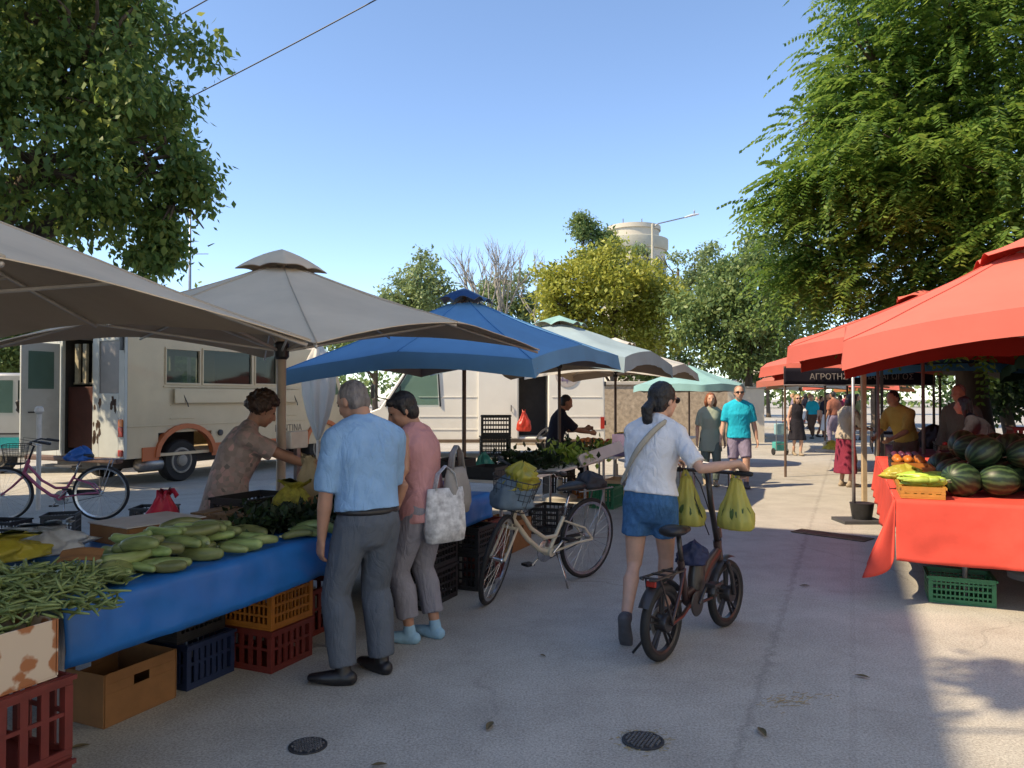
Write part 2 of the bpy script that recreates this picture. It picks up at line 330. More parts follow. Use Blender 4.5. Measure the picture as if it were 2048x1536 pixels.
    if hair:
        mb=MB(); st=hair['style']; rr=.002*h
        if st in('short','bald_short'):
            mb.ell(hc+hz*.02*h-hf*.01*h,(.0485*h,.053*h,.0535*h),18,12,Mh); mb.ell(hc-hz*.01*h-hf*.024*h,(.0465*h,.036*h,.04*h),14,10,Mh)
        elif st=='curly':
            mb.ell(hc+hz*.022*h-hf*.012*h,(.055*h,.058*h,.06*h),18,12,Mh)
            for k in range(70):
                a=rnd.uniform(0,2*PI); ph=rnd.uniform(-.35,1.5); rv=V((math.cos(a)*math.cos(ph),math.sin(a)*math.cos(ph),math.sin(ph)))
                if rv.y>.35 and rv.z<.55: continue
                mb.ell(hc+Mh@V((rv.x*.055*h,rv.y*.06*h-.008*h,rv.z*.064*h+.016*h)),(.022*h,.022*h,.022*h),8,6)
        elif st=='bob':
            mb.ell(hc+hz*.02*h-hf*.008*h,(.052*h,.056*h,.056*h),18,12,Mh)
            for sg in(-1,1): mb.cap([hc+hx*sg*.044*h+hz*.02*h-hf*.006*h,hc+hx*sg*.05*h-hz*.03*h-hf*.006*h,hc+hx*sg*.046*h-hz*.075*h-hf*.01*h],[.016*h,.022*h,.015*h],10)
            mb.cap([hc-hf*.04*h+hz*.02*h,hc-hf*.046*h-hz*.05*h,hc-hf*.04*h-hz*.08*h],[(.04*h,.02*h),(.042*h,.02*h),(.03*h,.012*h)],12,side=hx)
        elif st=='crop':
            mb.ell(hc+hz*.022*h-hf*.012*h,(.052*h,.056*h,.056*h),18,12,Mh); mb.ell(hc-hz*.012*h-hf*.026*h,(.049*h,.036*h,.045*h),14,10,Mh)
            mb.cap([hc+hx*.03*h+hz*.05*h+hf*.03*h,hc-hx*.03*h+hz*.05*h+hf*.036*h],[.016*h,.016*h],8)
            for sg in(-1,1): mb.cap([hc+hx*sg*.046*h+hz*.02*h,hc+hx*sg*.047*h-hz*.014*h+hf*.002*h],[.012*h,.008*h],8)
        elif st=='ponytail':
            mb.ell(hc+hz*.02*h-hf*.012*h,(.053*h,.06*h,.06*h),18,12,Mh); mb.ell(hc-hz*.012*h-hf*.028*h,(.05*h,.037*h,.046*h),14,10,Mh)
            b=hc-hf*.062*h-hz*.012*h; mb.ell(b,(.02*h,.018*h,.02*h),10,8); mb.cap([b,b-hf*.022*h-hz*.03*h,b-hf*.016*h-hz*.075*h,b-hf*.006*h-hz*.12*h],[(.02*h,.017*h),(.03*h,.022*h),(.026*h,.018*h),(.006*h,.005*h)],10,side=hx)
        sd=rnd.random()*9; amp=hair.get('amp',.004)
        blob(mb,'hair',hair['mat'],o,max(voxel*.8,.006),2,disp=lambda c,n:amp*(noise.noise(c*55+V((sd,0,0)))+.6*noise.noise(c*110)))
    o_data=dict(body=o,pc=pc,wst=wst,chs=chs,nb=nb,lat=lat,fwd=fwd,u=u3,arms=arms,legs=legs,hc=hc,W=W,h=h,hx=hx,hf=hf,hz=hz)
    return o_data
# ------------------------------------------------------------------ camera, light, ground
SUN=V((-.93,-.37,0)).normalized()*math.cos(R(48)); SUN.z=math.sin(R(48))
def setup():
    cam=bpy.data.cameras.new('camera'); co=bpy.data.objects.new('camera',cam); COL.objects.link(co); SC.camera=co
    cam.sensor_width=36; cam.lens=36*F/2048; cam.clip_end=1500; cam.clip_start=.05
    co.location=(0,0,HC); co.rotation_euler=(R(90)+math.atan((HY-768)/F),0,0)
    w=bpy.data.worlds.new('World'); SC.world=w; w.use_nodes=True; nt=w.node_tree
    sk=nt.nodes.new('ShaderNodeTexSky'); sk.sky_type='NISHITA'; sk.sun_disc=False; sk.sun_elevation=R(48); sk.sun_rotation=math.atan2(SUN.x,SUN.y); sk.air_density=.8; sk.dust_density=.15; sk.ozone_density=1.6; sk.altitude=100
    bg=nt.nodes['Background']; bg.inputs[1].default_value=.104; nt.links.new(sk.outputs[0],bg.inputs[0])
    l=bpy.data.lights.new('sun','SUN'); l.energy=2.65; l.angle=R(.53); l.color=(1,.81,.55); lo=bpy.data.objects.new('sun',l); COL.objects.link(lo); lo.rotation_euler=SUN.to_track_quat('Z','Y').to_euler(); lo.location=(-20,-10,30)
    SC.view_settings.view_transform='Standard'; SC.view_settings.look='None'; SC.view_settings.exposure=1.45; SC.view_settings.gamma=1
    SC.cycles.max_bounces=8; SC.cycles.transparent_max_bounces=8; SC.cycles.use_denoising=True
setup()
def ground_mat():
    m,nt,b=nodes('street_paving'); N=nt.nodes.new; L=nt.links.new
    tc=N('ShaderNodeTexCoord'); O=tc.outputs['Object']
    def nz(sc,de,ro=.6,src=O):
        n=N('ShaderNodeTexNoise'); n.inputs['Scale'].default_value=sc; n.inputs['Detail'].default_value=de; n.inputs['Roughness'].default_value=ro; L(src,n.inputs['Vector']); return n.outputs['Fac']
    def ramp(f,p0,c0,p1,c1):
        r=N('ShaderNodeValToRGB'); e=r.color_ramp.elements; e[0].position=p0; e[1].position=p1; e[0].color=(*c0,1); e[1].color=(*c1,1); L(f,r.inputs[0]); return r.outputs[0]
    def mul(a,bb,f=1.):
        x=N('ShaderNodeMix'); x.data_type='RGBA'; x.blend_type='MULTIPLY'; x.inputs['Factor'].default_value=f; L(a,x.inputs['A']); L(bb,x.inputs['B']); return x.outputs['Result']
    base=ramp(nz(.55,5),.3,(.375,.36,.33),.72,(.47,.452,.415))
    grain=ramp(nz(85,3,.8),.33,(.58,.58,.58),.66,(1.3,1.28,1.25))
    blot=ramp(nz(2.3,8,.72),.36,(.8,.79,.77),.6,(1.06,1.06,1.05))
    c=mul(mul(base,grain),blot,.7)
    vo=N('ShaderNodeTexVoronoi'); vo.inputs['Scale'].default_value=26; L(O,vo.inputs['Vector'])
    c=mul(c,ramp(vo.outputs['Distance'],.05,(.45,.43,.4),.16,(1,1,1)),.5)          # dark aggregate specks
    st=ramp(nz(1.1,10,.78),.60,(1,1,1),.76,(.72,.7,.67)); c=mul(c,st,.7)               # stains
    mp=N('ShaderNodeMapping'); mp.vector_type='TEXTURE'; mp.inputs['Rotation'].default_value=(0,0,RZ); L(O,mp.inputs[0]); sp=N('ShaderNodeSeparateXYZ'); L(mp.outputs[0],sp.inputs[0])
    def line(off,w,noise_amt,dark):
        a=N('ShaderNodeMath'); a.operation='ADD'; a.inputs[1].default_value=-off; L(sp.outputs['Y'],a.inputs[0])
        n=N('ShaderNodeMath'); n.operation='MULTIPLY_ADD'; n.inputs[1].default_value=noise_amt; L(nz(9,6,.75),n.inputs[0]); L(a.outputs[0],n.inputs[2])
        ab=N('ShaderNodeMath'); ab.operation='ABSOLUTE'; L(n.outputs[0],ab.inputs[0]); return ramp(ab.outputs[0],w*.3,(dark,)*3,w,(1,1,1))
    c=mul(c,line(.56,.03,.2,.6),.45); c=mul(c,line(-2.35,.012,.03,.6),.4)         # worn joints that run along the street
    br=N('ShaderNodeTexBrick'); br.inputs['Scale'].default_value=.33; br.inputs['Mortar Size'].default_value=.006; br.inputs['Brick Width'].default_value=1.4; br.inputs['Row Height'].default_value=3.1
    br.inputs['Color1'].default_value=(1,1,1,1); br.inputs['Color2'].default_value=(.93,.93,.93,1); br.inputs['Mortar'].default_value=(.72,.7,.68,1); L(mp.outputs[0],br.inputs[0]); c=mul(c,br.outputs[0],.25)
    def crack(sc,w,dark,f):
        dn=N('ShaderNodeTexNoise'); dn.inputs['Scale'].default_value=2.2; dn.inputs['Detail'].default_value=6; L(O,dn.inputs['Vector']); av=N('ShaderNodeMix'); av.data_type='VECTOR'; av.inputs['Factor'].default_value=.22; L(O,av.inputs['A']); L(dn.outputs['Color'],av.inputs['B'])
        v=N('ShaderNodeTexVoronoi'); v.feature='DISTANCE_TO_EDGE'; v.inputs['Scale'].default_value=sc; L(av.outputs['Result'],v.inputs['Vector']); return ramp(v.outputs['Distance'],w*.3,(dark,)*3,w,(1,1,1))
    msk=N('ShaderNodeMix'); msk.data_type='RGBA'; L(ramp(nz(.45,3),.5,(0,0,0),.62,(1,1,1)),msk.inputs['Factor']); msk.inputs['A'].default_value=(1,1,1,1); L(crack(.75,.007,.5,1),msk.inputs['B']); c=mul(c,msk.outputs['Result'],.5)
    L(c,b.inputs['Base Color']); b.inputs['Roughness'].default_value=.85; b.inputs['Specular IOR Level'].default_value=.3
    bp=N('ShaderNodeBump'); bp.inputs['Strength'].default_value=.35; bp.inputs['Distance'].default_value=.006; L(nz(120,3,.7),bp.inputs['Height']); L(bp.outputs[0],b.inputs['Normal'])
    return m
g=MB().add([(-400,-400,0),(400,-400,0),(400,600,0),(-400,600,0)],[(0,1,2,3)]).build('street',ground_mat()); g['kind']='structure'
# ------------------------------------------------------------------ vegetation
bark=pm('bark',(.10,.075,.055),.9,.35,5,.6,14,stretch=(1,1,.25)); bark_pale=pm('pale_bark',(.27,.25,.22),.9,.25,6,.3,20)
def unit(a): return a/np.maximum(np.linalg.norm(a,axis=1,keepdims=True),1e-6)
def leafquads(P,D,Nn,L,Wd):
    s=unit(np.cross(D,Nn)); L=L[:,None]; Wd=Wd[:,None]; n=len(P)
    mid=P+D*L*.42-Nn*L*.05; v=np.stack([P,mid+s*Wd*.5,P+D*L,mid-s*Wd*.5],1).reshape(-1,3); return v
def leafmesh(name,mat,v,parent):
    n=len(v)//4; me=bpy.data.meshes.new(name); me.vertices.add(n*4); me.loops.add(n*4); me.polygons.add(n)
    me.vertices.foreach_set('co',v.astype(np.float32).ravel()); me.loops.foreach_set('vertex_index',np.arange(n*4,dtype=np.int32)); me.polygons.foreach_set('loop_start',np.arange(0,n*4,4,dtype=np.int32))
    me.update(calc_edges=True); me.materials.append(mat); o=bpy.data.objects.new(name,me); COL.objects.link(o)
    if parent: o.parent=parent
    return o
def blobpts(rng,blobs,n,shell=.45,clump=1.25):
    w=np.array([b[1]**2*(b[2] if len(b)>2 else 1) for b in blobs]); w=w/w.sum(); m=max(12,n//11); k=rng.choice(len(blobs),m,p=w)
    d=unit(rng.normal(size=(m,3))); r=(1-shell*rng.random(m)**1.6)*(1+.10*rng.normal(size=m))
    C=np.array([b[0] for b in blobs])[k]; Rr=np.array([b[1] for b in blobs])[k]
    sc=C+d*(Rr*r)[:,None]*np.array([1,1,.9]); q=rng.integers(0,m,n); sr=(.10+.16*rng.random(m))*np.minimum(Rr,2.2)*clump
    e=unit(rng.normal(size=(n,3))); P=sc[q]+e*(sr[q]*(.5+.5*rng.random(n)))[:,None]*np.array([1.1,1.1,.75])
    return P, unit(d[q]*.5+e)
def crown_broad(rng,blobs,n,per,size,droop=.8,spread=.22):
    C,out=blobpts(rng,blobs,n); P=np.repeat(C,per,0)+rng.normal(size=(n*per,3))*spread*np.array([1,1,.8]); m=len(P)
    D=unit(rng.normal(size=(m,3))*.75+np.repeat(out,per,0)*.5-np.array([0,0,droop])); Nn=unit(rng.normal(size=(m,3))*.5+np.repeat(out,per,0)*.5+np.array([0,0,.7]))
    L=size*(.5+.85*rng.random(m)); return leafquads(P,D,Nn,L,L*(.45+.2*rng.random(m)))
def crown_frond(rng,blobs,n,pairs=11,ln=.62,lf=.125,wd=.036,bias=(0,0,0)):
    C,out=blobpts(rng,blobs,n,.8); out=unit(out*np.array([1,1,.45])+rng.normal(size=(n,3))*.35+np.array(bias)); L=ln*(.7+.55*rng.random(n)); side=unit(np.cross(out,np.array([0,0,1.]))+rng.normal(size=(n,3))*.12); upv=unit(np.cross(side,out))
    V_=[]
    for j in range(pairs):
        t=(j+1)/pairs; p=C+out*(L*t)[:,None]-np.array([0,0,1.])*(L*.45*t*t)[:,None]; tang=unit(out-np.array([0,0,.9])*t)
        for sg in(-1,1):
            D=unit(side*sg*.9+tang*.45-np.array([0,0,.28])+rng.normal(size=(n,3))*.1); Nn=unit(upv+rng.normal(size=(n,3))*.18)
            Lf=lf*(.75+.4*rng.random(n))*(1-.45*max(0,t-.6)); V_.append(leafquads(p,D,Nn,Lf,np.full(n,wd)))
    return np.concatenate(V_)
def limbs(mb,base,top,blobs,r0,nl=7,seed=1):
    rr=random.Random(seed); base=V(base); top=V(top)
    pts=[base]+[lerp_(base,top,t)+V((rr.uniform(-.1,.1),rr.uniform(-.1,.1),0)) for t in(.3,.6)]+[top]
    mb.tube([base-V((0,0,.05)),base+V((0,0,.25))]+pts[1:],[r0*1.5,r0*1.08,r0*.9,r0*.75,r0*.5],12)
    for b in blobs[:nl]:
        c=V(b[0]); st=lerp_(base,top,rr.uniform(.5,.95)); mid=lerp_(st,c,.5)+V((rr.uniform(-.3,.3),rr.uniform(-.3,.3),.25))
        mb.tube([st,mid,c],[r0*.42,r0*.28,r0*.1],8)
        for k in range(6):
            e=c+V((rr.uniform(-1,1),rr.uniform(-1,1),rr.uniform(-.7,.9))).normalized()*b[1]*.85; mb.tube([lerp_(mid,c,rr.uniform(.3,1)),lerp_(c,e,.5)+V((0,0,.1)),e],[r0*.14,r0*.09,r0*.03],6)
def lerp_(a,b,t): return V(a)+(V(b)-V(a))*t
def pb(px,py,Y,rp,w=1): return ((PX(px,Y),Y,ZP(py,Y)),rp/F*Y,w)
def tree(name,label,base,top,blobs,verts,mat,r0,group=None,bk=None,nl=7):
    base=V(base); t=empty(name,base,0,label,'tree',group)
    mb=MB(); rel=[(V(b[0])-base,b[1]) for b in blobs]; limbs(mb,(0,0,0),V(top)-base,rel,r0,nl,int(base.x*7)%50); mb.build('trunk',bk or bark,t,smooth=True)
    leafmesh('crown',mat,verts-np.array(base),t); return t
rng=np.random.default_rng(5)
LM_left=leafmat('leaf_broad',(.07,.13,.04),(.13,.215,.055),(.25,.30,.07),.45)
LM_right=leafmat('leaf_pinnate',(.065,.135,.025),(.115,.21,.035),(.20,.29,.055),.45)
LM_yel=leafmat('leaf_yellow',(.19,.22,.03),(.29,.315,.045),(.39,.40,.08),.3)
LM_mid=leafmat('leaf_mid',(.085,.145,.05),(.14,.21,.065),(.22,.28,.09),.3)
LM_pale=leafmat('leaf_pale',(.13,.18,.08),(.19,.26,.10),(.27,.33,.14),.3)
LM_dark=leafmat('leaf_dark',(.016,.036,.012),(.03,.06,.018),(.05,.09,.025),.25)
BL=[pb(60,40,10.6,260),pb(190,110,10.4,190),pb(60,300,10.4,220),pb(250,250,10.6,150),pb(330,330,10.7,80,1.2),pb(355,415,10.8,70,1),pb(190,400,10.5,95,.7),pb(285,465,10.7,55,2.4),pb(310,505,10.7,34,4),pb(380,360,10.8,45,2.5),pb(240,510,10.7,40,2),pb(-90,330,11,270),pb(330,130,10.8,85,.8),pb(0,480,11.5,120,1.1),pb(-160,40,10.8,300),pb(60,-140,11,260),pb(200,-100,10.8,160)]
vl=crown_broad(rng,BL,2300,26,.125,.9,.15)
tree('broadleaf_tree','big dark green broadleaf tree with hanging leaves rising over the beige parasols',(-8.9,11.6,0),(-7.6,11,5.2),BL,vl,LM_left,.3)
BR=[pb(1905,40,12,250),pb(1745,130,12.2,135),pb(1800,310,11.8,215),pb(1660,240,12.3,70,1.2),pb(1650,400,12.1,120),pb(1950,400,11.6,230),pb(1640,535,12.4,95),pb(1790,520,12,150),pb(1980,560,12,150),pb(2130,200,12,320),pb(1580,400,12.3,40,1.2),pb(1580,560,12.4,40,1.1),pb(1900,-180,12,240)]
vr=crown_frond(rng,BR,7600,10,.56,.125,.052,(-.25,-.1,-.1))
tree('feathery_tree','tall tree with long feathery drooping leaves above the red parasols',(8.3,13.6,0),(7.4,12.4,5.4),BR,vr,LM_right,.28)
def far_tree(name,label,Y,blobs,size,mat,n,per,group='trees behind the market',x=None,droop=.3,r0=.16,bk=None):
    B=[pb(a,b,Y+(k%3-1)*.5,c) for k,(a,b,c) in enumerate(blobs)]; cx=sum(b[0][0] for b in B)/len(B) if x is None else x; ct=sum(b[0][2] for b in B)/len(B)
    return tree(name,label,(cx,Y,0),(cx,Y,ct),B,crown_broad(rng,B,int(n*1.45),per,size*.9,droop,size*1.0),mat,r0,group,bk)
far_tree('yellow_tree','round tree with mustard yellow foliage in front of the pale tower',30,[(1215,565,88),(1140,600,80),(1285,605,80),(1118,605,45),(1345,595,40),(1230,640,100),(1180,540,45),(1320,650,60),(1205,520,25),(1255,545,45)],.2,LM_yel,2000,9)
far_tree('green_tree','full green tree between the yellow tree and the red parasols',27,[(1480,580,85),(1420,620,75),(1560,560,80),(1500,660,90),(1390,660,50),(1580,640,70),(1440,700,60),(1640,560,60),(1530,505,40),(1470,530,40),(1520,720,55)],.19,LM_mid,2300,9)
far_tree('slender_tree','small pale green pointed tree behind the blue parasol',32,[(840,560,40),(845,525,20),(815,585,40),(870,580,40),(790,590,25),(835,620,60)],.2,LM_pale,520,9)
far_tree('background_tree','grey green tree under the bare branches behind the blue parasol',44,[(1000,590,45),(1040,580,40),(960,600,40),(1010,640,60),(1060,640,50),(930,640,50)],.26,LM_pale,700,9)
far_tree('background_tree','green tree peeking over the yellow tree left of the tower',42,[(1165,455,22),(1190,470,28),(1215,485,22),(1180,520,30),(1160,470,12)],.22,LM_mid,420,9)
far_tree('background_tree','pale leafy tree right of the tower behind the street lamp',46,[(1390,530,35),(1325,520,22),(1290,505,20),(1225,495,20),(1420,520,30),(1370,560,40),(1440,560,40),(1400,600,60)],.24,LM_pale,600,9)
far_tree('background_tree','dark shrubby tree behind the wall under the yellow tree',33,[(1230,700,60),(1300,720,60),(1150,720,70),(1360,730,40),(1080,700,60)],.22,LM_mid,800,9)
far_tree('background_tree','green tree seen through the canteen truck windows',26,[(430,740,70),(340,730,80),(500,730,60),(420,650,60)],.2,LM_mid,900,9)
far_tree('background_tree','bright green tree left of the canteen truck door',20,[(30,720,60),(80,700,55),(-40,740,80),(0,660,60),(110,640,50)],.18,LM_mid,900,9)
far_tree('background_tree','dark tree hanging behind the right hand stalls',17,[(2000,740,70),(1960,700,60),(2080,760,100),(2040,690,70)],.17,LM_dark,900,9)
far_tree('background_tree','dark tree far behind the red parasols along the street',40,[(1700,690,70),(1790,690,90),(1880,680,90),(1640,720,40),(1740,640,60)],.24,LM_dark,1000,9)
far_tree('background_tree','far tree closing the end of the street',70,[(1690,730,40),(1640,735,32),(1740,735,40),(1790,740,40),(1600,740,26)],.36,LM_mid,700,9)
far_tree('background_tree','far tree behind the white tents',60,[(1540,720,40),(1500,735,34),(1570,740,28)],.33,LM_mid,500,9)
far_tree('background_tree','tree behind the white van roof',38,[(740,690,70),(660,680,80),(840,690,70),(930,690,60),(590,690,60)],.24,LM_mid,900,9)
shade=[((-3.85,1.5,8.1),.33),((-3.3,1.25,8.1),.3)]
tree('street_tree','slim street tree on the left pavement beside the camera',(-4.9,.9,0),(-4.1,1.3,7.6),shade,crown_broad(rng,shade,150,12,.11,.5,.1),LM_left,.05,None,None,2)
def bare_tree(label,px,Y,top,h0,seed,n=5):
    rr=random.Random(seed); base=V((PX(px,Y),Y,0)); t=empty('bare_tree',base,0,label,'tree','bare trees behind the blue parasol'); H=ZP(top,Y); mb=MB()
    def grow(p,d,l,r,k):
        q=p+d*l*.5+V((rr.uniform(-.06,.06),rr.uniform(-.06,.06),0))*l; e=q+(d+V((rr.uniform(-.18,.18),rr.uniform(-.18,.18),.12))).normalized()*l*.5
        mb.tube([p,q,e],[r,r*.85,r*.62],6,caps=True)
        if k==0: return
        for i in range(3 if k>1 else 2):
            a=rr.uniform(0,6.28); sp=rr.uniform(.25,.6); grow(lerp_(q,e,rr.uniform(.3,1)),(d+V((math.cos(a)*sp,math.sin(a)*sp,.1))).normalized(),l*rr.uniform(.55,.75),r*.55,k-1)
    mb.tube([(0,0,-.05),(0,0,h0)],[.17,.14],8)
    for i in range(n): a=i*2*PI/n+rr.random(); grow(V((0,0,h0-.05)),V((math.cos(a)*.32,math.sin(a)*.32,1)).normalized(),(H-h0)*.40,.085,4)
    mb.build('trunk',bark_pale,t,smooth=True); return t
bare_tree('bare leafless tree with upright grey twigs, left of the yellow tree',985,40,455,3.6,4,6)
bare_tree('thin bare tree whose twigs meet the edge of the yellow tree',1090,41,480,3.8,9,3)
# ------------------------------------------------------------------ walls, tower, lamp, wires, shading block
stone=pm('rubble_stone',(.33,.27,.2),.9,.35,9,.8,7); conc=pm('concrete',(.42,.39,.34),.85,.15,3,.15,40,dirt=.3); plaster=pm('plaster',(.62,.57,.48),.9,.1,1.2,.08,30,dirt=.25)
t=empty('stone_wall',(PX(1290,25),25,0),R(-4),'rough stone garden wall with a pale coping under the yellow tree','wall')
MB().bx(-4.2,2.6,-.2,.2,0,1.95).build('masonry',stone,t); MB().bx(-4.25,2.65,-.26,.26,1.953,2.07).build('coping',conc,t,bevel=.02)
t=empty('rendered_wall',(PX(1400,26.5),26.5,0),R(3),'low plain grey beige wall behind the teal parasol','wall')
MB().bx(-2.0,2.2,-.14,.14,0,1.85).build('masonry',plaster,t); MB().bx(-2.05,2.25,-.18,.18,1.853,1.93).build('coping',conc,t,bevel=.015)
Yt=62; t=empty('round_tower',(PX(1268,Yt),Yt,0),0,'pale round tower with a flat overhanging top behind the yellow tree','tower')
zt=ZP(452,Yt); rt=67/F*Yt
tower=pm('pale_tower',(.5,.46,.38),.9,.08,.6,.1,6,dirt=.15)
MB().lathe([(rt*.93,0),(rt*.93,zt-2.1)],40).build('wall',tower,t,smooth=40)
MB().lathe([(rt*.98,zt-2.09),(rt*1.02,zt-1.9),(rt*1.02,zt-1.2),(rt*.98,zt-1.15)],40).build('parapet',pm('tower_band',(.42,.41,.34),.9,.1,1),t,smooth=40)
MB().lathe([(rt*.75,zt-1.14),(rt*.75,zt-.45),(rt*.8,zt-.44),(rt*.8,zt-.1),(rt*.3,zt)],40).build('roof',tower,t,smooth=40)
wd=pm('dark_opening',(.05,.06,.07),.3,.2)
for k in range(9):
    a=R(-160+k*18); MB().box((0,0,0),(.7,.16,1.5)).build('window',wd,t,loc=(rt*.93*math.cos(a),rt*.93*math.sin(a),zt-3.8),rz=a+PI/2)
for k in(-.9,.6): MB().tube([(k,-.4,zt-.12),(k,-.4,zt+.55)],.05,6).build('antenna',steel,t)
Yl=35; t=empty('street_lamp',(PX(1306,Yl),Yl,0),0,'tall street lamp with one long arm reaching right over the yellow tree','lamp')
zl=ZP(447,Yl); MB().lathe([(.13,0),(.13,.9),(.085,.92),(.062,zl),(.02,zl+.03)],14).build('pole',pm('lamp_pole',(.45,.42,.33),.6,.1),t,smooth=40)
ex=PX(1398,Yl)-PX(1306,Yl); ez=ZP(428,Yl)-zl
MB().tube([(0,0,zl-.15),(.25,0,zl+.02),(ex-.5,0,zl+ez-.1)],.028,8).build('arm',steel,t,smooth=True)
MB().cap([(ex-.6,0,zl+ez-.12),(ex-.3,0,zl+ez-.03),(ex,0,zl+ez+.03)],[(.07,.035),(.11,.055),(.07,.04)],12,side=(0,1,0)).build('lamp_head',pm('lamp_head',(.6,.62,.65),.3,.1),t,smooth=True)
MB().cap([(ex-.18,0,zl+ez+.07),(ex-.18,0,zl+ez+.18)],.035,8).build('photocell',steel,t,smooth=True)
def wire(a,b,sag,lab,r=.011):
    a,b=V(a),V(b); pts=[lerp_(a,b,i/24)-V((0,0,sag*4*(i/24)*(1-i/24))) for i in range(25)]; MB().tube(pts,r,6).build('overhead_cable',black_plastic,smooth=True,label=lab,cat='cable',group='overhead cables')
wire((PX(60,15),15,ZP(345,15)),(PX(1100,11),11,ZP(-205,11)),.12,'lower thin overhead cable running into the left tree')
wire((PX(60,15.5),15.5,ZP(180,15.5)),(PX(700,11.5),11.5,ZP(-180,11.5)),.08,'upper thin overhead cable at the top edge of the left tree')
Ym=23; t=empty('mast',(PX(378,Ym),Ym,0),0,'thin grey mast standing behind the beige parasols','mast'); zm=ZP(400,Ym)
MB().lathe([(.06,0),(.05,zm*.6),(.022,zm)],10).build('pole',steel,t,smooth=True); MB().tube([(-.5,0,zm-1.6),(.55,0,zm-1.6)],.012,6).build('crossbar',steel,t)
# the block on the left whose shade lies over the near half of the street
PANE=glassmat('pane_glass')
Hb=12.0; cs=V((4.25,8.62,0)); k=Hb/math.tan(R(48)); cb=cs+V((-.93,-.37,0)).normalized()*k
t=empty('unseen_apartment_block',cb,RZ,'four storey plastered apartment block left of the camera shading the street','building')
MB().bx(-26,0,.0,11,0,Hb).build('wall',plaster,t)
MB().bx(-26.15,.0,-.0,11.1,Hb+.003,Hb+.02).build('roof',conc,t)
for fl in range(4):
    for q in range(7):
        x=-2-q*3.4; z=1+fl*2.95
        f=MB().bx(x-1.1,x,-.06,-.004,z,z+1.5).build('window',pm('window_frame',(.6,.58,.52),.5,.1),t); MB().bx(x-1.03,x-.07,-.075,-.062,z+.07,z+1.43).build('pane',PANE,f)

# unseen pale block, added on the right to bounce sun into the shade
pale=pm('pale_render',(.70,.73,.74),.9,.06,.8,.05,30,dirt=.12)
t=empty('unseen_apartment_block',V((7.2,1.5,0)),RZ,'unseen pale apartment block added right of the street to bounce sunlight','building')
MB().bx(-22,18,-10,0,0,10.5).build('wall',pale,t); MB().bx(-22.15,18.15,-10.1,.25,10.503,10.7).build('roof',conc,t)
for fl in range(3):
    for q in range(10):
        x=-19+q*3.9; z=1.1+fl*3.2; f=MB().bx(x,x+1.1,.004,.06,z,z+1.5).build('window',pm('window_frame',(.6,.58,.52),.5,.1),t); MB().bx(x+.07,x+1.03,.062,.075,z+.07,z+1.43).build('pane',PANE,f)

# far-off belt of trees that closes the horizon
fb=[((x,118+8*math.sin(x*.13)+rnd.uniform(-5,5),2.6+rnd.uniform(0,1.6)),rnd.uniform(3.2,5.2)) for x in range(-110,150,5)]
fo=leafmesh('far_wood',LM_mid,crown_broad(rng,fb,5200,4,.95,.2,.9),None); tag(fo,'far belt of green trees closing the horizon behind the market','trees'); fo['kind']='stuff'
# ------------------------------------------------------------------ parasols
def cloth(nm,c,trans=.25,var=.1,dirt=.15,bump=.12): return pm(nm,c,.85,var,1.4,bump,9,trans=trans,dirt=dirt,spec=.15)
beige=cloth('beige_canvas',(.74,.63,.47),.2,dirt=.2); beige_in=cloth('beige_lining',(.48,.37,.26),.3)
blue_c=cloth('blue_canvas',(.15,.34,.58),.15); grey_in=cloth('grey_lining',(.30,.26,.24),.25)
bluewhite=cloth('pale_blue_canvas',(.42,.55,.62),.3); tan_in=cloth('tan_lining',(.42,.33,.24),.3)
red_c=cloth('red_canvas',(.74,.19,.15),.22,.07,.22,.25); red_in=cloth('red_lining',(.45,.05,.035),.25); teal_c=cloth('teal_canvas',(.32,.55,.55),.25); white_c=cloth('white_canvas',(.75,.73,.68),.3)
navy_c=cloth('navy_canvas',(.02,.018,.03),.1)
beige_s=cloth('beige_seam',(.5,.42,.32),.1); red_s=cloth('red_seam',(.5,.10,.08),.1)
alu=pm('aluminium',(.52,.48,.43),.4,.12,8,metal=.35); brown_pole=pm('brown_pole',(.11,.07,.05),.5,.2,6); cream_pole=pm('cream_pole',(.46,.37,.28),.5,.1,5)
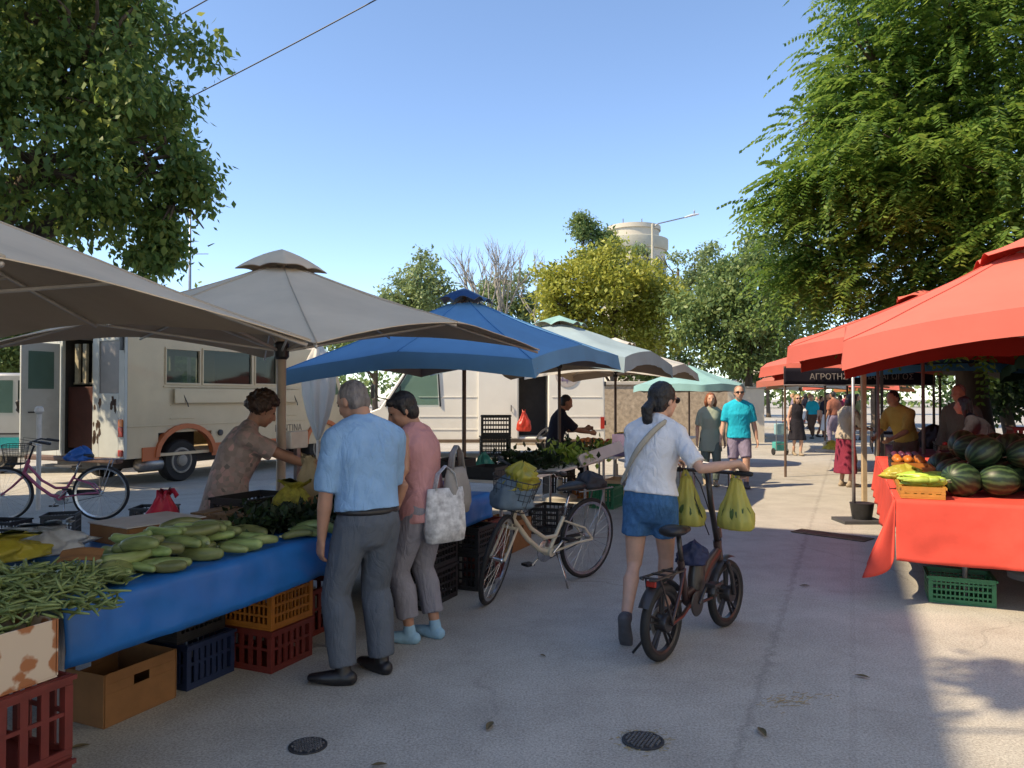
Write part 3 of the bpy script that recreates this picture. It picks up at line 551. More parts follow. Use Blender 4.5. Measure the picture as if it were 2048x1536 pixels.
def parasol(label,C,a,zc,za,mo,mi,rz=RZ,group=None,valance=0,vent=.17,polem=None,polr=.024,tilt=(0,0),base=True,round_=False,ns=8,strut=True,ventm=None,rot=0,sagk=.05,vent_h=.1,vwave=.03,vscal=.05,pyr=.15,vdrop=.05,seam=None):
    t=empty('parasol',(C[0],C[1],0),rz,label,'parasol',group)
    def RR(th): return a/math.cos(((th+PI/ns)%(2*PI/ns))-PI/ns)*1. if round_ else a/max(abs(math.cos(th)),abs(math.sin(th)))
    Rc=a if round_ else a*math.sqrt(2); slope=(za-zc)/Rc; sub=8; NT=ns*sub; NR=14; r0=vent*a
    sd=rnd.random()*20
    def pt(i,j):
        th=2*PI*j/NT; u=(j%sub)/sub; Rm=RR(th); s=math.sin(PI*u)
        Rm*=1-.012*s*(1 if not round_ else 1.5); f=i/NR; r=r0+(Rm-r0)*f; re=r*((1-pyr)+pyr*Rc/RR(th))
        z=za-slope*re-sagk*s*f*(1.25-f)*a*1.6+.012*noise.noise(V((th*3,f*3,sd)))+tilt[0]*r*math.cos(th)+tilt[1]*r*math.sin(th)-.03*math.sin(PI*f)*a*.4
        return V((r*math.cos(th),r*math.sin(th),z))
    mb=MB(); top=[[pt(i,j) for j in range(NT)] for i in range(NR+1)]; dn=V((0,0,.005))
    mb.k=0; mb.rings(top,False); mb.k=1; mb.rings([[p-dn for p in r] for r in reversed(top)],False); mb.k=0; mb.rings([top[-1],[p-dn for p in top[-1]]],False)
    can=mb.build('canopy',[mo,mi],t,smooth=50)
    if seam:
        for k in range(ns): MB().tube([top[i][k*sub]+V((0,0,.002)) for i in range(NR+1)],(.007,.0035),6).build('seam',seam,t,smooth=True)
    if valance:
        vb=MB(); rim=top[-1]; rows=[]
        for k in range(5):
            f=k/4; rows.append([V((p.x*(1+.012*f+vwave*f*math.sin(j*1.9+sd)*.5),p.y*(1+.012*f+vwave*f*math.sin(j*2.3+sd)*.5),p.z-.001-valance*f*(1-.10*math.sin(PI*((j%sub)/sub))))) for j,p in enumerate(rim)])
        vb.k=0; vb.rings(rows,False); ins=[[V((p.x*.9965,p.y*.9965,p.z)) for p in r] for r in rows]; vb.k=1; vb.rings(list(reversed(ins)),False); vb.k=0; vb.rings([rows[-1],ins[-1]],False)
        vb.build('valance',[mo,mi],t,smooth=60)
    if vent:
        vb=MB(); rv=r0*1.45; rows=[]
        for k in range(6):
            f=k/5; rows.append([V((rv*f*math.cos(2*PI*j/NT)/(1 if round_ else max(abs(math.cos(2*PI*j/NT)),abs(math.sin(2*PI*j/NT)))),rv*f*math.sin(2*PI*j/NT)/(1 if round_ else max(abs(math.cos(2*PI*j/NT)),abs(math.sin(2*PI*j/NT)))),za+vent_h-.02-slope*rv*f*1.05-vdrop*f*f+(vscal*f**3*math.sin(PI*(j%sub)/sub)*a*.75))) if f>0 else V((.004*math.cos(2*PI*j/NT),.004*math.sin(2*PI*j/NT),za+vent_h-.02)) for j in range(NT)])
        vb.k=0; vb.rings(rows,False); vb.k=1; vb.rings([[p-dn for p in r] for r in reversed(rows)],False); vb.build('vent_cap',[ventm or mo,mi],t,smooth=50)
    pmt=polem or cream_pole
    MB().lathe([(polr,0.02),(polr,za+vent_h*.5),(polr*.5,za+vent_h*.7)],14).build('pole',pmt,t,smooth=40)
    for k in range(ns):
        th=2*PI*k/ns; pts=[]
        for i in (0,4,8,11,NR):
            p=top[i][k*sub]; pts.append(V((p.x*.993,p.y*.993,p.z-.022)))
        rb=MB().tube([V((0.03*math.cos(th),.03*math.sin(th),za-.03))]+pts,(.011,.008),6).build('rib',alu,t,smooth=True)
        if strut:
            q=V((top[8][k*sub].x,top[8][k*sub].y,top[8][k*sub].z-.035)); MB().tube([V((.04*math.cos(th),.04*math.sin(th),za-.62*(za-zc)-.25)),q],(.011,.008),6).build('strut',alu,rb)
    MB().lathe([(polr+.004,za-.62*(za-zc)-.32),(polr+.022,za-.62*(za-zc)-.3),(polr+.022,za-.62*(za-zc)-.2),(polr+.004,za-.62*(za-zc)-.18)],14).build('runner',black_plastic,t,smooth=30)
    if base: MB().lathe([(.27,.0),(.27,.05),(.23,.075),(.05,.085),(.045,.3),(polr+.003,.31)],24).build('base',conc,t,smooth=35)
    return t
ANG=RZ
cB=V((-1.8,6.0)); cA=V((-3.07,3.12))
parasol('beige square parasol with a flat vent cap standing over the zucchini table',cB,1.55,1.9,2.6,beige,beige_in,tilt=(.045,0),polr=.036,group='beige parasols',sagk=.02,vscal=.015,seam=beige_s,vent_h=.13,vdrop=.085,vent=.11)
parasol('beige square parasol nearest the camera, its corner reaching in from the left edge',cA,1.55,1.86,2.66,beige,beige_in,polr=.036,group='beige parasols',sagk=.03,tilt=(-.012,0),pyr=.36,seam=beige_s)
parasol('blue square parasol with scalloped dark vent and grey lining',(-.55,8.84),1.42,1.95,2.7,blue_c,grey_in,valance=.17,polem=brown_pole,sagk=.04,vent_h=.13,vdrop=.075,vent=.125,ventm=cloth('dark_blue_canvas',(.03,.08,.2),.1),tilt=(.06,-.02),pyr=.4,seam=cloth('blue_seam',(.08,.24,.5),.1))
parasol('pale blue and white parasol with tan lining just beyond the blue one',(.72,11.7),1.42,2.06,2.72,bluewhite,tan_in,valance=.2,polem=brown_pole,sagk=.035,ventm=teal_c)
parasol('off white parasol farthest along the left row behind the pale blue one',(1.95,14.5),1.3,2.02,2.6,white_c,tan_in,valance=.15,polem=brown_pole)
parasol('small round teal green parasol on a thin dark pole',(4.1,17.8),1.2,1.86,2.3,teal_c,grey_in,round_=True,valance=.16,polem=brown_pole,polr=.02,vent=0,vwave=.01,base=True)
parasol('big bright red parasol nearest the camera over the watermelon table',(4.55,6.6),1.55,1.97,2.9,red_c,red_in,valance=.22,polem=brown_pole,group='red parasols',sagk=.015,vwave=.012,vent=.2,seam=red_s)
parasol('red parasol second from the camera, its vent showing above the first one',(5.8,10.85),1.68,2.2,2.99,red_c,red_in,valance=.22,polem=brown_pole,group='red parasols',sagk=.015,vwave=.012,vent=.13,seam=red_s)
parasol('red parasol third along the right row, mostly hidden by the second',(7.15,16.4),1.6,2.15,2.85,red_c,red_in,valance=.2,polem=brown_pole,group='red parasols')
# folded cream parasol between the vans
t=empty('folded_parasol',(PX(636,10.5),10.5,0),0,'folded cream parasol on a thin pole hanging to a point beside the canteen truck','parasol')
def fr(z,f): return [V((f*(1+.22*math.sin(7*a))*math.cos(a),f*(1+.22*math.sin(7*a))*math.sin(a),z)) for a in [2*PI*k/56 for k in range(56)]]
MB().rings([fr(.95,.012),fr(1.05,.05),fr(1.3,.13),fr(1.6,.19),fr(1.9,.2),fr(2.1,.12),fr(2.3,.03)]).build('canopy',white_c,t,smooth=True)
MB().lathe([(.02,0),(.02,2.35)],10).build('pole',alu,t); MB().lathe([(.22,0),(.22,.06),(.04,.09)],20).build('base',conc,t,smooth=30)
# ------------------------------------------------------------------ crates, boxes, tables
def pl(nm,c): return pm('plastic_'+nm,c,.5,.16,14,.06,60,dirt=.18)
P_red=pl('dark_red',(.14,.02,.014)); P_or=pl('orange',(.36,.13,.016)); P_blk=pl('black',(.018,.018,.02)); P_grn=pl('green',(.02,.16,.07)); P_blue=pl('blue',(.012,.025,.075)); P_yel=pl('yellow',(.6,.42,.06)); P_pur=pl('purple',(.17,.13,.24)); P_teal=pl('teal',(.06,.33,.29))
def crate_mb(w,d,h,style='slat',nb=7):
    m=MB(); th=.012
    m.bx(-w/2,w/2,-d/2,d/2,0,.012)
    for z0,z1 in((h-.035,h),(0.013,.035)):
        m.bx(-w/2,w/2,-d/2,-d/2+th,z0,z1); m.bx(-w/2,w/2,d/2-th,d/2,z0,z1); m.bx(-w/2,-w/2+th,-d/2+th,d/2-th,z0,z1); m.bx(w/2-th,w/2,-d/2+th,d/2-th,z0,z1)
    m.bx(-w/2-.008,w/2+.008,-d/2-.012,-d/2-.001,h-.018,h-.002); m.bx(-w/2-.008,w/2+.008,d/2+.001,d/2+.012,h-.018,h-.002)
    for sx in(-1,1):
        for sy in(-1,1): m.box((sx*(w/2-.014),sy*(d/2-.014),h/2),(.03,.03,h-.072))
    def bars(n,L,fn,vert):
        for k in range(n):
            u=-L/2+L*(k+1)/(n+1); fn(u)
    bw=.028 if style=='slat' else .009
    for sy in(-1,1): bars(nb,w-.05,lambda u:m.box((u,sy*(d/2-.007),h/2),(bw,.009,h-.071)),1)
    nd=max(3,int(nb*d/w))
    for sx in(-1,1): bars(nd,d-.05,lambda u:m.box((sx*(w/2-.007),u,h/2),(.009,bw,h-.071)),1)
    rows=[.55] if style=='slat' else [.3,.52,.74]
    for f in rows:
        for sy in(-1,1): m.box((0,sy*(d/2-.0065),h*f),(w-.06,.0105,.014))
        for sx in(-1,1): m.box((sx*(w/2-.0065),0,h*f),(.0105,d-.06,.014))
    return m
def crate(label,p,mat,w=.52,d=.34,h=.29,style='slat',rz=RZ,nb=7,group=None,rot=None):
    o=crate_mb(w,d,h,style,nb).build('crate',mat,loc=p,rz=rz,label=label,cat='crate',group=group)
    if rot: o.rotation_euler=rot
    return o
def carton(label,p,w,d,h,rz=RZ,mat=None,hole=True,flaps=0,th=.006,name='cardboard_box',mats=None):
    mat=mat or card; m=MB(); m.bx(-w/2,w/2,-d/2,d/2,0,th)
    for s in(-1,1): m.bx(s*w/2-th/2,s*w/2+th/2,-d/2,d/2,th,h)
    for s in(-1,1):
        y0=s*(d/2-th/2)
        if hole:
            a,b,z0,z1=.045,.045,h*.62,h*.8
            m.box((0,y0,(th+z0)/2),(w-2*th,th,z0-th)); m.box((0,y0,(h+z1)/2),(w-2*th,th,h-z1)); 
            for q in(-1,1): m.box((q*((w/2-th)+a)/2,y0,(z0+z1)/2),(w/2-th-a,th,z1-z0))
        else: m.box((0,y0,(th+h)/2),(w-2*th,th,h-th))
    t=m.build(name,mat,loc=p,rz=rz,label=label,cat='box',bevel=.002)
    return t
def trestle(label,p,rz,L,D,H,topm,legm=None,name='market_table',group=None):
    t=empty(name,p,rz,label,'table',group)
    MB().bx(0,L,0,D,H-.03,H).build('tabletop',topm,t,bevel=.004); n=max(2,int(L/1.7)+1)
    for k in range(n):
        x=.15+(L-.3)*k/(n-1)
        for y in(.2,D-.12): MB().lathe([(.018,0),(.018,H-.031)],10,(x,y,0)).build('leg',legm or steel,t,smooth=30)
    return t
blue_tarp=pm('blue_tarpaulin',(.010,.125,.42),.42,.2,2.2,.35,5,spec=.5,dirt=.12,stretch=(1,1,1)); teal_edge=pm('green_tarpaulin',(.03,.08,.065),.5,.2,3,.2,8)
trestle('long trestle table under the blue sheet on the left',S(.05,0),RZ,3.85,1.15,.742,wood)
def drape(label,p,rz,L,D,H,drop,mat,amp=.02,freq=4,name='tablecloth',side0=True,side1=False,back=.1,seed=0,dropf=None,end=None,nx=120):
    t=empty(name,p,rz,label,'tablecloth'); sd=seed
    def row(y0,y1): pass
    dropf=dropf or (lambda x:drop)
    m=MB()
    prof=lambda v,x:None
    nv=60
    def fn(u,v):
        x=u*L; s=v*(D+back+dropf(x))-back                    # arc length from the back edge
        w=noise.noise(V((x*3.1+sd,s*3,0)))
        if s<D*1.0-.0:
            y=D-max(s,0); z=H+.006+.004*w; 
            if s<0: y=D+.012; z=H+.006+s
        else:
            q=s-D; k=min(1,q/.05); y=-.004-.012*k-amp*min(1,q/.15)*(.5+.5*math.sin(x*freq*2*PI/1.+2*noise.noise(V((x*.9+sd,0,0)))))-.05*q*.6-.017*min(1,q/.06)*(noise.noise(V((x*6+sd,q*9,1)))+.7*abs(noise.noise(V((x*11+q*9,q*6-x*4,5))))); z=H+.006-q*(.985)+.004*w
        return V((x,y,z))
    m.grid(fn,nx,nv)
    o=m.build('top_sheet',mat,t,smooth=True,thick=.003)
    if side0 or side1:
        for q,xx in((0,0),(1,L)):
            if (q==0 and not side0) or (q==1 and not side1): continue
            sg=-1 if q==0 else 1
            e=MB().grid(lambda u,v:V((xx+sg*(.006+.03*v*(.5+.5*math.sin(u*freq*D*2*PI+sd))),-.02*v+u*(D+.01),H+.005-v*dropf(xx)*(1.0))),40,10).build('end_flap',end or mat,t,smooth=True,thick=.003)
    return t
drape('bright blue plastic sheet covering the long left table',S(.05,0),RZ,3.85,1.15,.745,.2,blue_tarp,.012,1.3,end=teal_edge,dropf=lambda x:.245-.012*x+.012*math.sin(x*2.3),seed=3,back=.66)  # long back drop added to block light under the table
# things below and before the blue table
crate('dark red slotted crate, lower one of the pair under the bean box',S(-.39,-.1,0),P_red,.56,.38,.29,nb=6,group=None)
crate('dark red slotted crate directly under the white bean box',S(-.39,-.1,.293),P_red,.56,.38,.29,nb=6)
bx_m,bnt,bb=nodes('printed_box')
def printed():
    N=bnt.nodes.new; L=bnt.links.new; tc=N('ShaderNodeTexCoord'); v=N('ShaderNodeTexVoronoi'); v.inputs['Scale'].default_value=11; L(tc.outputs['Object'],v.inputs['Vector']); n=N('ShaderNodeTexNoise'); n.inputs['Scale'].default_value=30; L(tc.outputs['Object'],n.inputs['Vector'])
    a=N('ShaderNodeMath'); a.operation='MULTIPLY_ADD'; a.inputs[1].default_value=.35; L(n.outputs['Fac'],a.inputs[0]); L(v.outputs['Distance'],a.inputs[2]); r=N('ShaderNodeValToRGB'); e=r.color_ramp.elements; e[0].position=.52; e[0].color=(.33,.13,.05,1); e[1].position=.6; e[1].color=(.55,.45,.34,1); L(a.outputs[0],r.inputs[0]); L(r.outputs[0],bb.inputs['Base Color']); bb.inputs['Roughness'].default_value=.8
printed()
carton('pale printed box with brown flower blotches heaped with green beans',S(-.44,-.1,.586),.56,.36,.2,mat=bx_m,hole=False,name='bean_box')
carton('brown cardboard box with a cut handle hole under the blue table',S(.78,.62,0),.42,.42,.25,mat=card)
crate('dark blue crate in the shade beside the brown cardboard box',S(1.24,.62,0),P_blue,.34,.4,.24,nb=6)
crate('empty steel grey crate resting on the dark blue crate',S(1.22,.62,.243),P_blk,.34,.3,.14,'grid',nb=8)
crate('dark red crate at the bottom of the stack under the blue table',S(1.63,.44,0),P_red,.36,.5,.235,nb=5)
crate('mustard orange slotted crate on top of the dark red crate',S(1.63,.44,.238),P_or,.36,.5,.26,'grid',nb=9)
crate('dark red crate in deep shade behind the orange one',S(2.2,.6,0),P_red,.5,.38,.3,nb=6)
crate('black crate in the deep shade behind the customers, lower one',S(3.15,.22,0),P_blk,.5,.36,.27,'grid',nb=9); crate('black crate in the deep shade behind the customers, upper one',S(3.15,.22,.273),P_blk,.5,.36,.24,'grid',nb=9)
crate('red crate at the far end of the blue table, at the bottom of its stack',S(4.05,.2,0),P_red,.3,.4,.25,nb=4); crate('red crate at the far end of the blue table, upper of its stack',S(4.05,.2,.253),P_red,.3,.4,.25,nb=4)
crate('black vented crate next to the red stack by the bicycle wheel',S(3.72,.12,0),P_blk,.32,.36,.3,'grid',nb=7); crate('black vented crate lying on the one by the bicycle wheel',S(3.72,.12,.303),P_blk,.32,.36,.2,'grid',nb=7)
crate('black grid crate standing on the ground behind the blue table',(PX(312,8.6),8.6,0),P_blk,.42,.34,.34,'grid',rz=.1,nb=9)
crate('black grid crate behind the beans near the pink bicycle',(PX(125,8.2),8.2,0),P_blk,.32,.3,.32,'grid',rz=.3,nb=8)
crate('black grid crate half hidden at the left edge behind the beans',(PX(10,7.9),7.9,0),P_blk,.4,.3,.3,'grid',rz=-.1,nb=8)
crate('black grid crate at the bottom of the tall stack by the white van',(PX(990,10.4),10.4,.75),P_blk,.4,.3,.28,'grid',rz=.1,nb=9,group=None)
crate('black grid crate topmost of the tall stack by the white van',(PX(992,10.4),10.4,1.033),P_blk,.4,.3,.28,'grid',rz=.02,nb=9)
# ------------------------------------------------------------------ produce on the blue table
zuc=pm('zucchini_skin',(.12,.17,.05),.38,.28,22,.05,60,col2=(.23,.28,.10),stretch=(.25,1,1),ov=.42); zend=pm('zucchini_end',(.3,.34,.2),.6,.15,30)
def zucchini_mesh(L,r,bend):
    m=MB(); n=11; P=[];Q=[]
    for k in range(n):
        t=k/(n-1); P.append(V((L*(t-.5),bend*math.sin(PI*t),0))); Q.append(r*(.72+.34*math.sin(PI*(.18+.78*t))**.8))
    m.cap(P,Q,14); return m
zp=[]
for i,(L,r,b) in enumerate(((.17,.026,.012),(.2,.029,.024),(.15,.031,.006))):
    o=zucchini_mesh(L,r,b).build('zucchini',zuc,loc=S(.5,.1,.8),smooth=True); tag(o,'pale green zucchini lying in the heap on the blue sheet','zucchini','zucchini heaped on the blue sheet')
    MB().cap([(-L/2-r*.55,0,0),(-L/2-r*.55-.022,0,.004)],[.011,.008],8).build('stem',zend,o,smooth=True); zp.append(o)
zr=random.Random(21); first=[True]*3
def put_z(t,n,z,a,lab='pale green zucchini lying in the heap on the blue sheet'):
    i=zr.randrange(3); e=(zr.uniform(-3,3),zr.uniform(-.12,.12),RZ+a)
    if first[i]: zp[i].location=S(t,n,z); zp[i].rotation_euler=e; first[i]=False; return
    dup(zp[i],S(t,n,z),e,lab,None,zr.uniform(.7,1.15))
for k in range(62):
    lay=0 if k<34 else(1 if k<52 else 2)
    t=zr.uniform(.38,1.42) if lay==0 else zr.uniform(.5,1.3); n=zr.uniform(.05,.62)*(1-.18*lay)+.06*lay
    if t<.62 and n>.3: n-=.25
    put_z(t,n,.783+.05*lay+zr.uniform(0,.008),-1.05+zr.gauss(0,.32) if zr.random()<.75 else zr.uniform(-1.6,1.6))
for k in range(5): put_z(1.5+.09*k,.05+.02*(k%2),.783,-.9+zr.gauss(0,.3))
beanm=pm('bean_skin',(.12,.17,.05),.45,.3,18,col2=(.2,.26,.09))
bm_=MB(); br_=random.Random(4)
def heap(t,n):
    d=((t+.22)/.62)**2+((n-.12)/.42)**2; return .79+.11*max(0,1-d)
for k in range(1700):
    a=br_.uniform(0,2*PI); q=math.sqrt(br_.random()); t=-.22+.62*q*math.cos(a); n=.12+.42*q*math.sin(a)
    if t>.12 and n<-.0: continue
    if n<-.27+.02: continue
    z=heap(t,n)-br_.random()*.05+.012; p=V((DX*t-DY*n,DY*t+DX*n,z)); d=V((br_.gauss(0,1),br_.gauss(0,1),br_.gauss(0,.28))).normalized(); L=br_.uniform(.09,.14); sdv=V((-d.y,d.x,br_.uniform(-.3,.6))).normalized(); bo=br_.uniform(-.018,.018)
    pts=[p+d*L*(u-.5)+sdv*bo*(1-(2*u-1)**2) for u in(0,.3,.6,1)]; pts[0].z=max(pts[0].z,.762); pts[-1].z=max(pts[-1].z,.762)
    bm_.tube(pts,[.003,.0058,.0058,.002],5)
o=bm_.build('green_beans',beanm,loc=S(0,0,0)-V((0,0,0)),smooth=True,label='heap of long green beans in the left foreground',cat='beans'); o['kind']='stuff'
def sign_card(label,p,w,h,rx,rz,mat=None): 
    o=MB().grid(lambda u,v:V(((u-.5)*w,(v-.5)*h,.012*math.sin(PI*u)+.004*math.sin(9*v))),8,6).build('cardboard_sign',mat or card,loc=p,label=label,cat='sign',thick=.004); o.rotation_euler=(rx,0,rz); return o
sign_card('brown cardboard price piece leaning on the zucchini next to the beans',S(.36,.3,.855),.17,.1,.35,.25)
sign_card('brown cardboard piece lying on the dark greens beside the blue shirt man',S(2.02,.38,.875),.16,.1,.5,-.6)
# flat white topped carton and boards behind the zucchini
t=carton('flat brown carton with a pale grey lid board behind the zucchini',S(1.2,.86,.752),.46,.36,.1,RZ-.15,mat=card,hole=False); MB().box((0,0,.106),(.48,.38,.006)).build('lid',pm('pale_board',(.5,.47,.46),.7,.12,6,dirt=.2),t)
for k,(tt,nn,z,l) in enumerate(((1.72,.66,.752,'lower'),(1.74,.68,.806,'upper'))): 
    o=MB()
    for q in(-.15,0,.15): o.box((0,q,.045),(.44,.1,.01))
    for q in(-.2,.2): o.box((q,0,.02),(.03,.4,.038))
    o.build('wooden_crate',wood,loc=S(tt,nn,z),rz=RZ+.1,label='%s of two flat slatted wooden trays behind the zucchini heap'%l,cat='crate')
# dark greens
def bagmesh(w,d,h,seed,knot=True,n=44,m=16,neck=.18,wr=.16):
    prof=[(0,.8),(.05,.97),(.3,1.0),(.5,.82),(.7,.52),(.84,.3),(.92,neck),(1,neck*1.5)] if knot else [(0,.8),(.06,.98),(.35,1.0),(.6,.92),(.8,.7),(.93,.38),(1,.05)]
    def pr(f):
        for (a,p),(b,q) in zip(prof,prof[1:]):
            if f<=b: return p+(q-p)*(f-a)/(b-a)
        return prof[-1][1]
    rs=[]
    for i in range(m+1):
        f=i/m; r=pr(f); ox,oy=.22*w*f*f*noise.noise(V((seed,1.3,0))),.22*d*f*f*noise.noise(V((seed,7.7,0))); ring=[]
        for j in range(n):
            a=2*PI*j/n; ca,sa=math.cos(a),math.sin(a); k=max(abs(ca),abs(sa))**-.35
            ww=k*(1+wr*1.3*noise.noise(V((ca*1.6+seed,sa*1.6,f*2.4)))+wr*.8*noise.noise(V((ca*3.5+seed,sa*3.5,f*5)))-wr*1.1*(.35+f)*abs(noise.noise(V((ca*5+seed,sa*5,f*2.2)))))
            ring.append(V((ox+w/2*r*ww*ca,oy+d/2*r*ww*sa,h*f*(1+.22*noise.noise(V((ca*1.8,sa*1.8,seed+f)))*min(1,f*2)))))
        rs.append(ring)
    return MB().rings(rs)
def bag(label,p,w,d,h,mat,seed=0,rz=0,knot=True,handles=0,name='plastic_bag',neck=.18,wr=.16,cat='bag'):
    o=bagmesh(w,d,h,seed,knot,neck=neck,wr=wr).build(name,mat,loc=p,rz=rz,smooth=True,label=label,cat=cat)
    for k in range(handles):
        s=-1 if k else 1; MB().tube([(s*.01,s*.01,h*.9),(s*.05,s*.02,h*1.02),(s*.085,-s*.02,h*1.03),(s*.11,-s*.03,h*.93)],(.02,.004),6).build('handle',mat,o,smooth=True)
    return o
def poly(nm,c,tr=.3,r=.3): return pm('film_'+nm,c,r,.2,9,.9,26,trans=tr,spec=.5)
B_yel=poly('yellow',(.5,.44,.06)); B_white=poly('white',(.62,.66,.7)); B_pink=poly('pink',(.6,.04,.09)); B_blue=poly('blue',(.04,.16,.5)); B_teal=poly('teal',(.05,.3,.27)); B_paper=pm('kraft_paper',(.36,.28,.16),.8,.1,8,.3,20); B_lblue=poly('light_blue',(.25,.42,.6))
bag('crumpled white plastic bag on the back edge of the blue table',S(.70,1.0,.752),.42,.3,.15,B_white,3,RZ,neck=.5,wr=.4)
bag('yellow crinkled plastic bag behind the beans at the left edge',S(.42,.88,.78),.4,.22,.12,B_yel,5,RZ,neck=.6,wr=.3)
bag('glossy pink plastic bag behind the table beside the vendor',S(1.55,1.15,.62),.3,.26,.34,B_pink,8,0,handles=1)
bag('blue and white plastic bag on the ground by the pink bicycle wheel',(PX(255,8.0),8.0,0),.5,.36,.26,B_lblue,11,0,neck=.4,wr=.4)
bag('brown paper bag with a twisted top on the table beside the blue shirt man',S(2.35,.62,.76),.27,.2,.38,B_paper,13,0,neck=.28,wr=.1)
nb_=bag('yellow net bag with greens on the table before the vendor',S(2.02,.52,.77),.3,.24,.24,pm('net_yellow',(.34,.3,.035),.6,.35,40,.6,60,trans=.2),15,0,neck=.5,wr=.22)
dk=leafmat('dark_greens',(.008,.016,.006),(.015,.03,.01),(.03,.06,.02),.15); cuc=pm('cucumber_skin',(.018,.04,.014),.4,.35,26,.2,60)
gr=np.random.default_rng(9)
for k,(tt,nn,sc) in enumerate(((1.62,.32,1),(1.9,.22,1),(2.2,.25,1.),(2.45,.3,1),(1.7,.5,1.1),(2.7,.25,.9))):
    o=empty('greens_bunch',S(tt,nn,.755),RZ+k,'dark leafy bunch of greens lying between the zucchini and the blue shirt man','greens','dark leafy bunches on the blue table')
    P=gr.normal(size=(420,3))*np.array([.10,.075,.03])*sc+np.array([0,0,.06]); P[:,2]=np.abs(P[:,2])+.015; D=unit(gr.normal(size=(420,3))+np.array([.5,0,.1])); Nn=unit(gr.normal(size=(420,3))*.6+np.array([0,0,1.])); leafmesh('leaves',dk,leafquads(P,D,Nn,np.full(420,.06),np.full(420,.035)),o)
    m=MB(); 
    for q in range(9): m.tube([(-.16-.02*(q%3),.012*(q-4),.02),(-.05,.008*(q-4),.03),(.06,.012*(q-4),.05)],.004,5)
    m.build('stalks',cuc,o,smooth=True)
cz=zucchini_mesh(.24,.019,.02).build('cucumber',cuc,loc=S(1.75,.06,.775),rz=RZ,smooth=True,label='dark green cucumber in the row along the edge of the blue table',cat='cucumber',group='dark cucumbers on the blue table')
for k in range(16): dup(cz,S(1.62+.075*k+rnd.uniform(-.02,.02),.1+.05*rnd.random()+.12*(k%2),.775+.02*(k%3)),(rnd.uniform(-3,3),0,RZ+1.4+rnd.gauss(0,.25)))
crate('low dark crate of greens in front of the vendor',S(2.05,.86,.752),P_blk,.46,.32,.15,'grid',nb=9)
crate('low black crate at the far end of the blue table behind the women',S(3.25,.7,.752),P_blk,.44,.34,.14,'grid',nb=9)
carton('low purple and white carton at the far end of the blue sheet',S(3.6,.45,.756),.34,.26,.09,mat=pm('purple_carton',(.16,.14,.28),.7,.3,5),hole=False)
# scale with pole and pan by the vendor
t=empty('weighing_scale',S(2.62,.86,.752),RZ,'weighing scale with a pale pan at the back of the blue table','scale'); MB().bx(-.14,.14,-.12,.12,0,.1).build('housing',white_metal,t,bevel=.02); MB().lathe([(.02,.101),(.02,.16),(.15,.165),(.17,.18),(.165,.18)],24).build('pan',chrome,t,smooth=40); MB().bx(-.02,.02,.1,.13,.1,.42).build('post',steel,t); MB().bx(-.1,.1,.09,.14,.421,.55).build('display',white_metal,t,bevel=.01)
# ------------------------------------------------------------------ vehicles
cream=pm('cream_paint',(.60,.49,.32),.45,.07,1.5,.04,8,dirt=.22,coat=.15); rear_shade_blue=pm('bluish_shade_paint',(.50,.53,.52),.5,.08,2,.04,8,dirt=.35); orange=pm('orange_paint',(.52,.14,.045),.5,.1,2,dirt=.25)  # rear panels: the bluish shade of that side is put into the paint colour
van_white=pm('van_white',(.74,.72,.66),.35,.05,1.2,.03,5,dirt=.12,coat=.3); interior=pm('dark_interior',(.03,.026,.024),.8,.3,5); browndoor=pm('brown_panel',(.075,.022,.016),.6,.25,5); rust=pm('rust_patch',(.06,.035,.025),.9,.4,14); glass=glassmat('vehicle_glass',(.012,.02,.02),.6); dglass=glassmat('dark_glass',(.01,.016,.02),.12)
lightred=pm('tail_lens',(.35,.03,.02),.25,.1); lightor=pm('amber_lens',(.6,.16,.03),.25,.1); dgrey=pm('dark_grey',(.06,.06,.065),.6,.2,8,dirt=.2); hub=pm('wheel_disc',(.3,.28,.24),.5,.2,12,dirt=.4)
def truckwheel(parent,x,y,z,r,w,out):
    # axle along local y; out = +1/-1 side facing outwards
    M=Matrix(((1,0,0),(0,0,-out),(0,1*1.,0))).to_3x3(); M=Matrix.Rotation(out*-PI/2 if out<0 else -PI/2,3,'X') if False else Matrix.Rotation(PI/2 if out<0 else -PI/2,3,'X')
    o=MB().lathe([(r*.55,-w),(r*.62,-.01*w),(r*.6,0)],28,(0,0,0),M).build('wheel',dgrey,parent,loc=(x,y,z),smooth=35)
    MB().lathe([(r*.62,-w),(r*.93,-w),(r,-w*.85),(r,-w*.15),(r*.93,0),(r*.64,.0),(r*.62,-.02)],36,(0,0,0),M).build('tyre',rubber,o,smooth=40)
    MB().lathe([(r*.62,-.015),(r*.6,.012),(r*.52,.016),(r*.47,-.03),(r*.32,-.035),(r*.26,.035),(r*.16,.05),(.004,.052)],32,(0,0,0),M).build('rim',hub,o,smooth=30)
    m=MB()
    for k in range(8): a=2*PI*k/8; m.lathe([(.014,0),(.014,.02),(.008,.024)],6,M@V((r*.38*math.cos(a),r*.38*math.sin(a),-.03)),M)
    m.build('wheel_nut',steel,o); return o
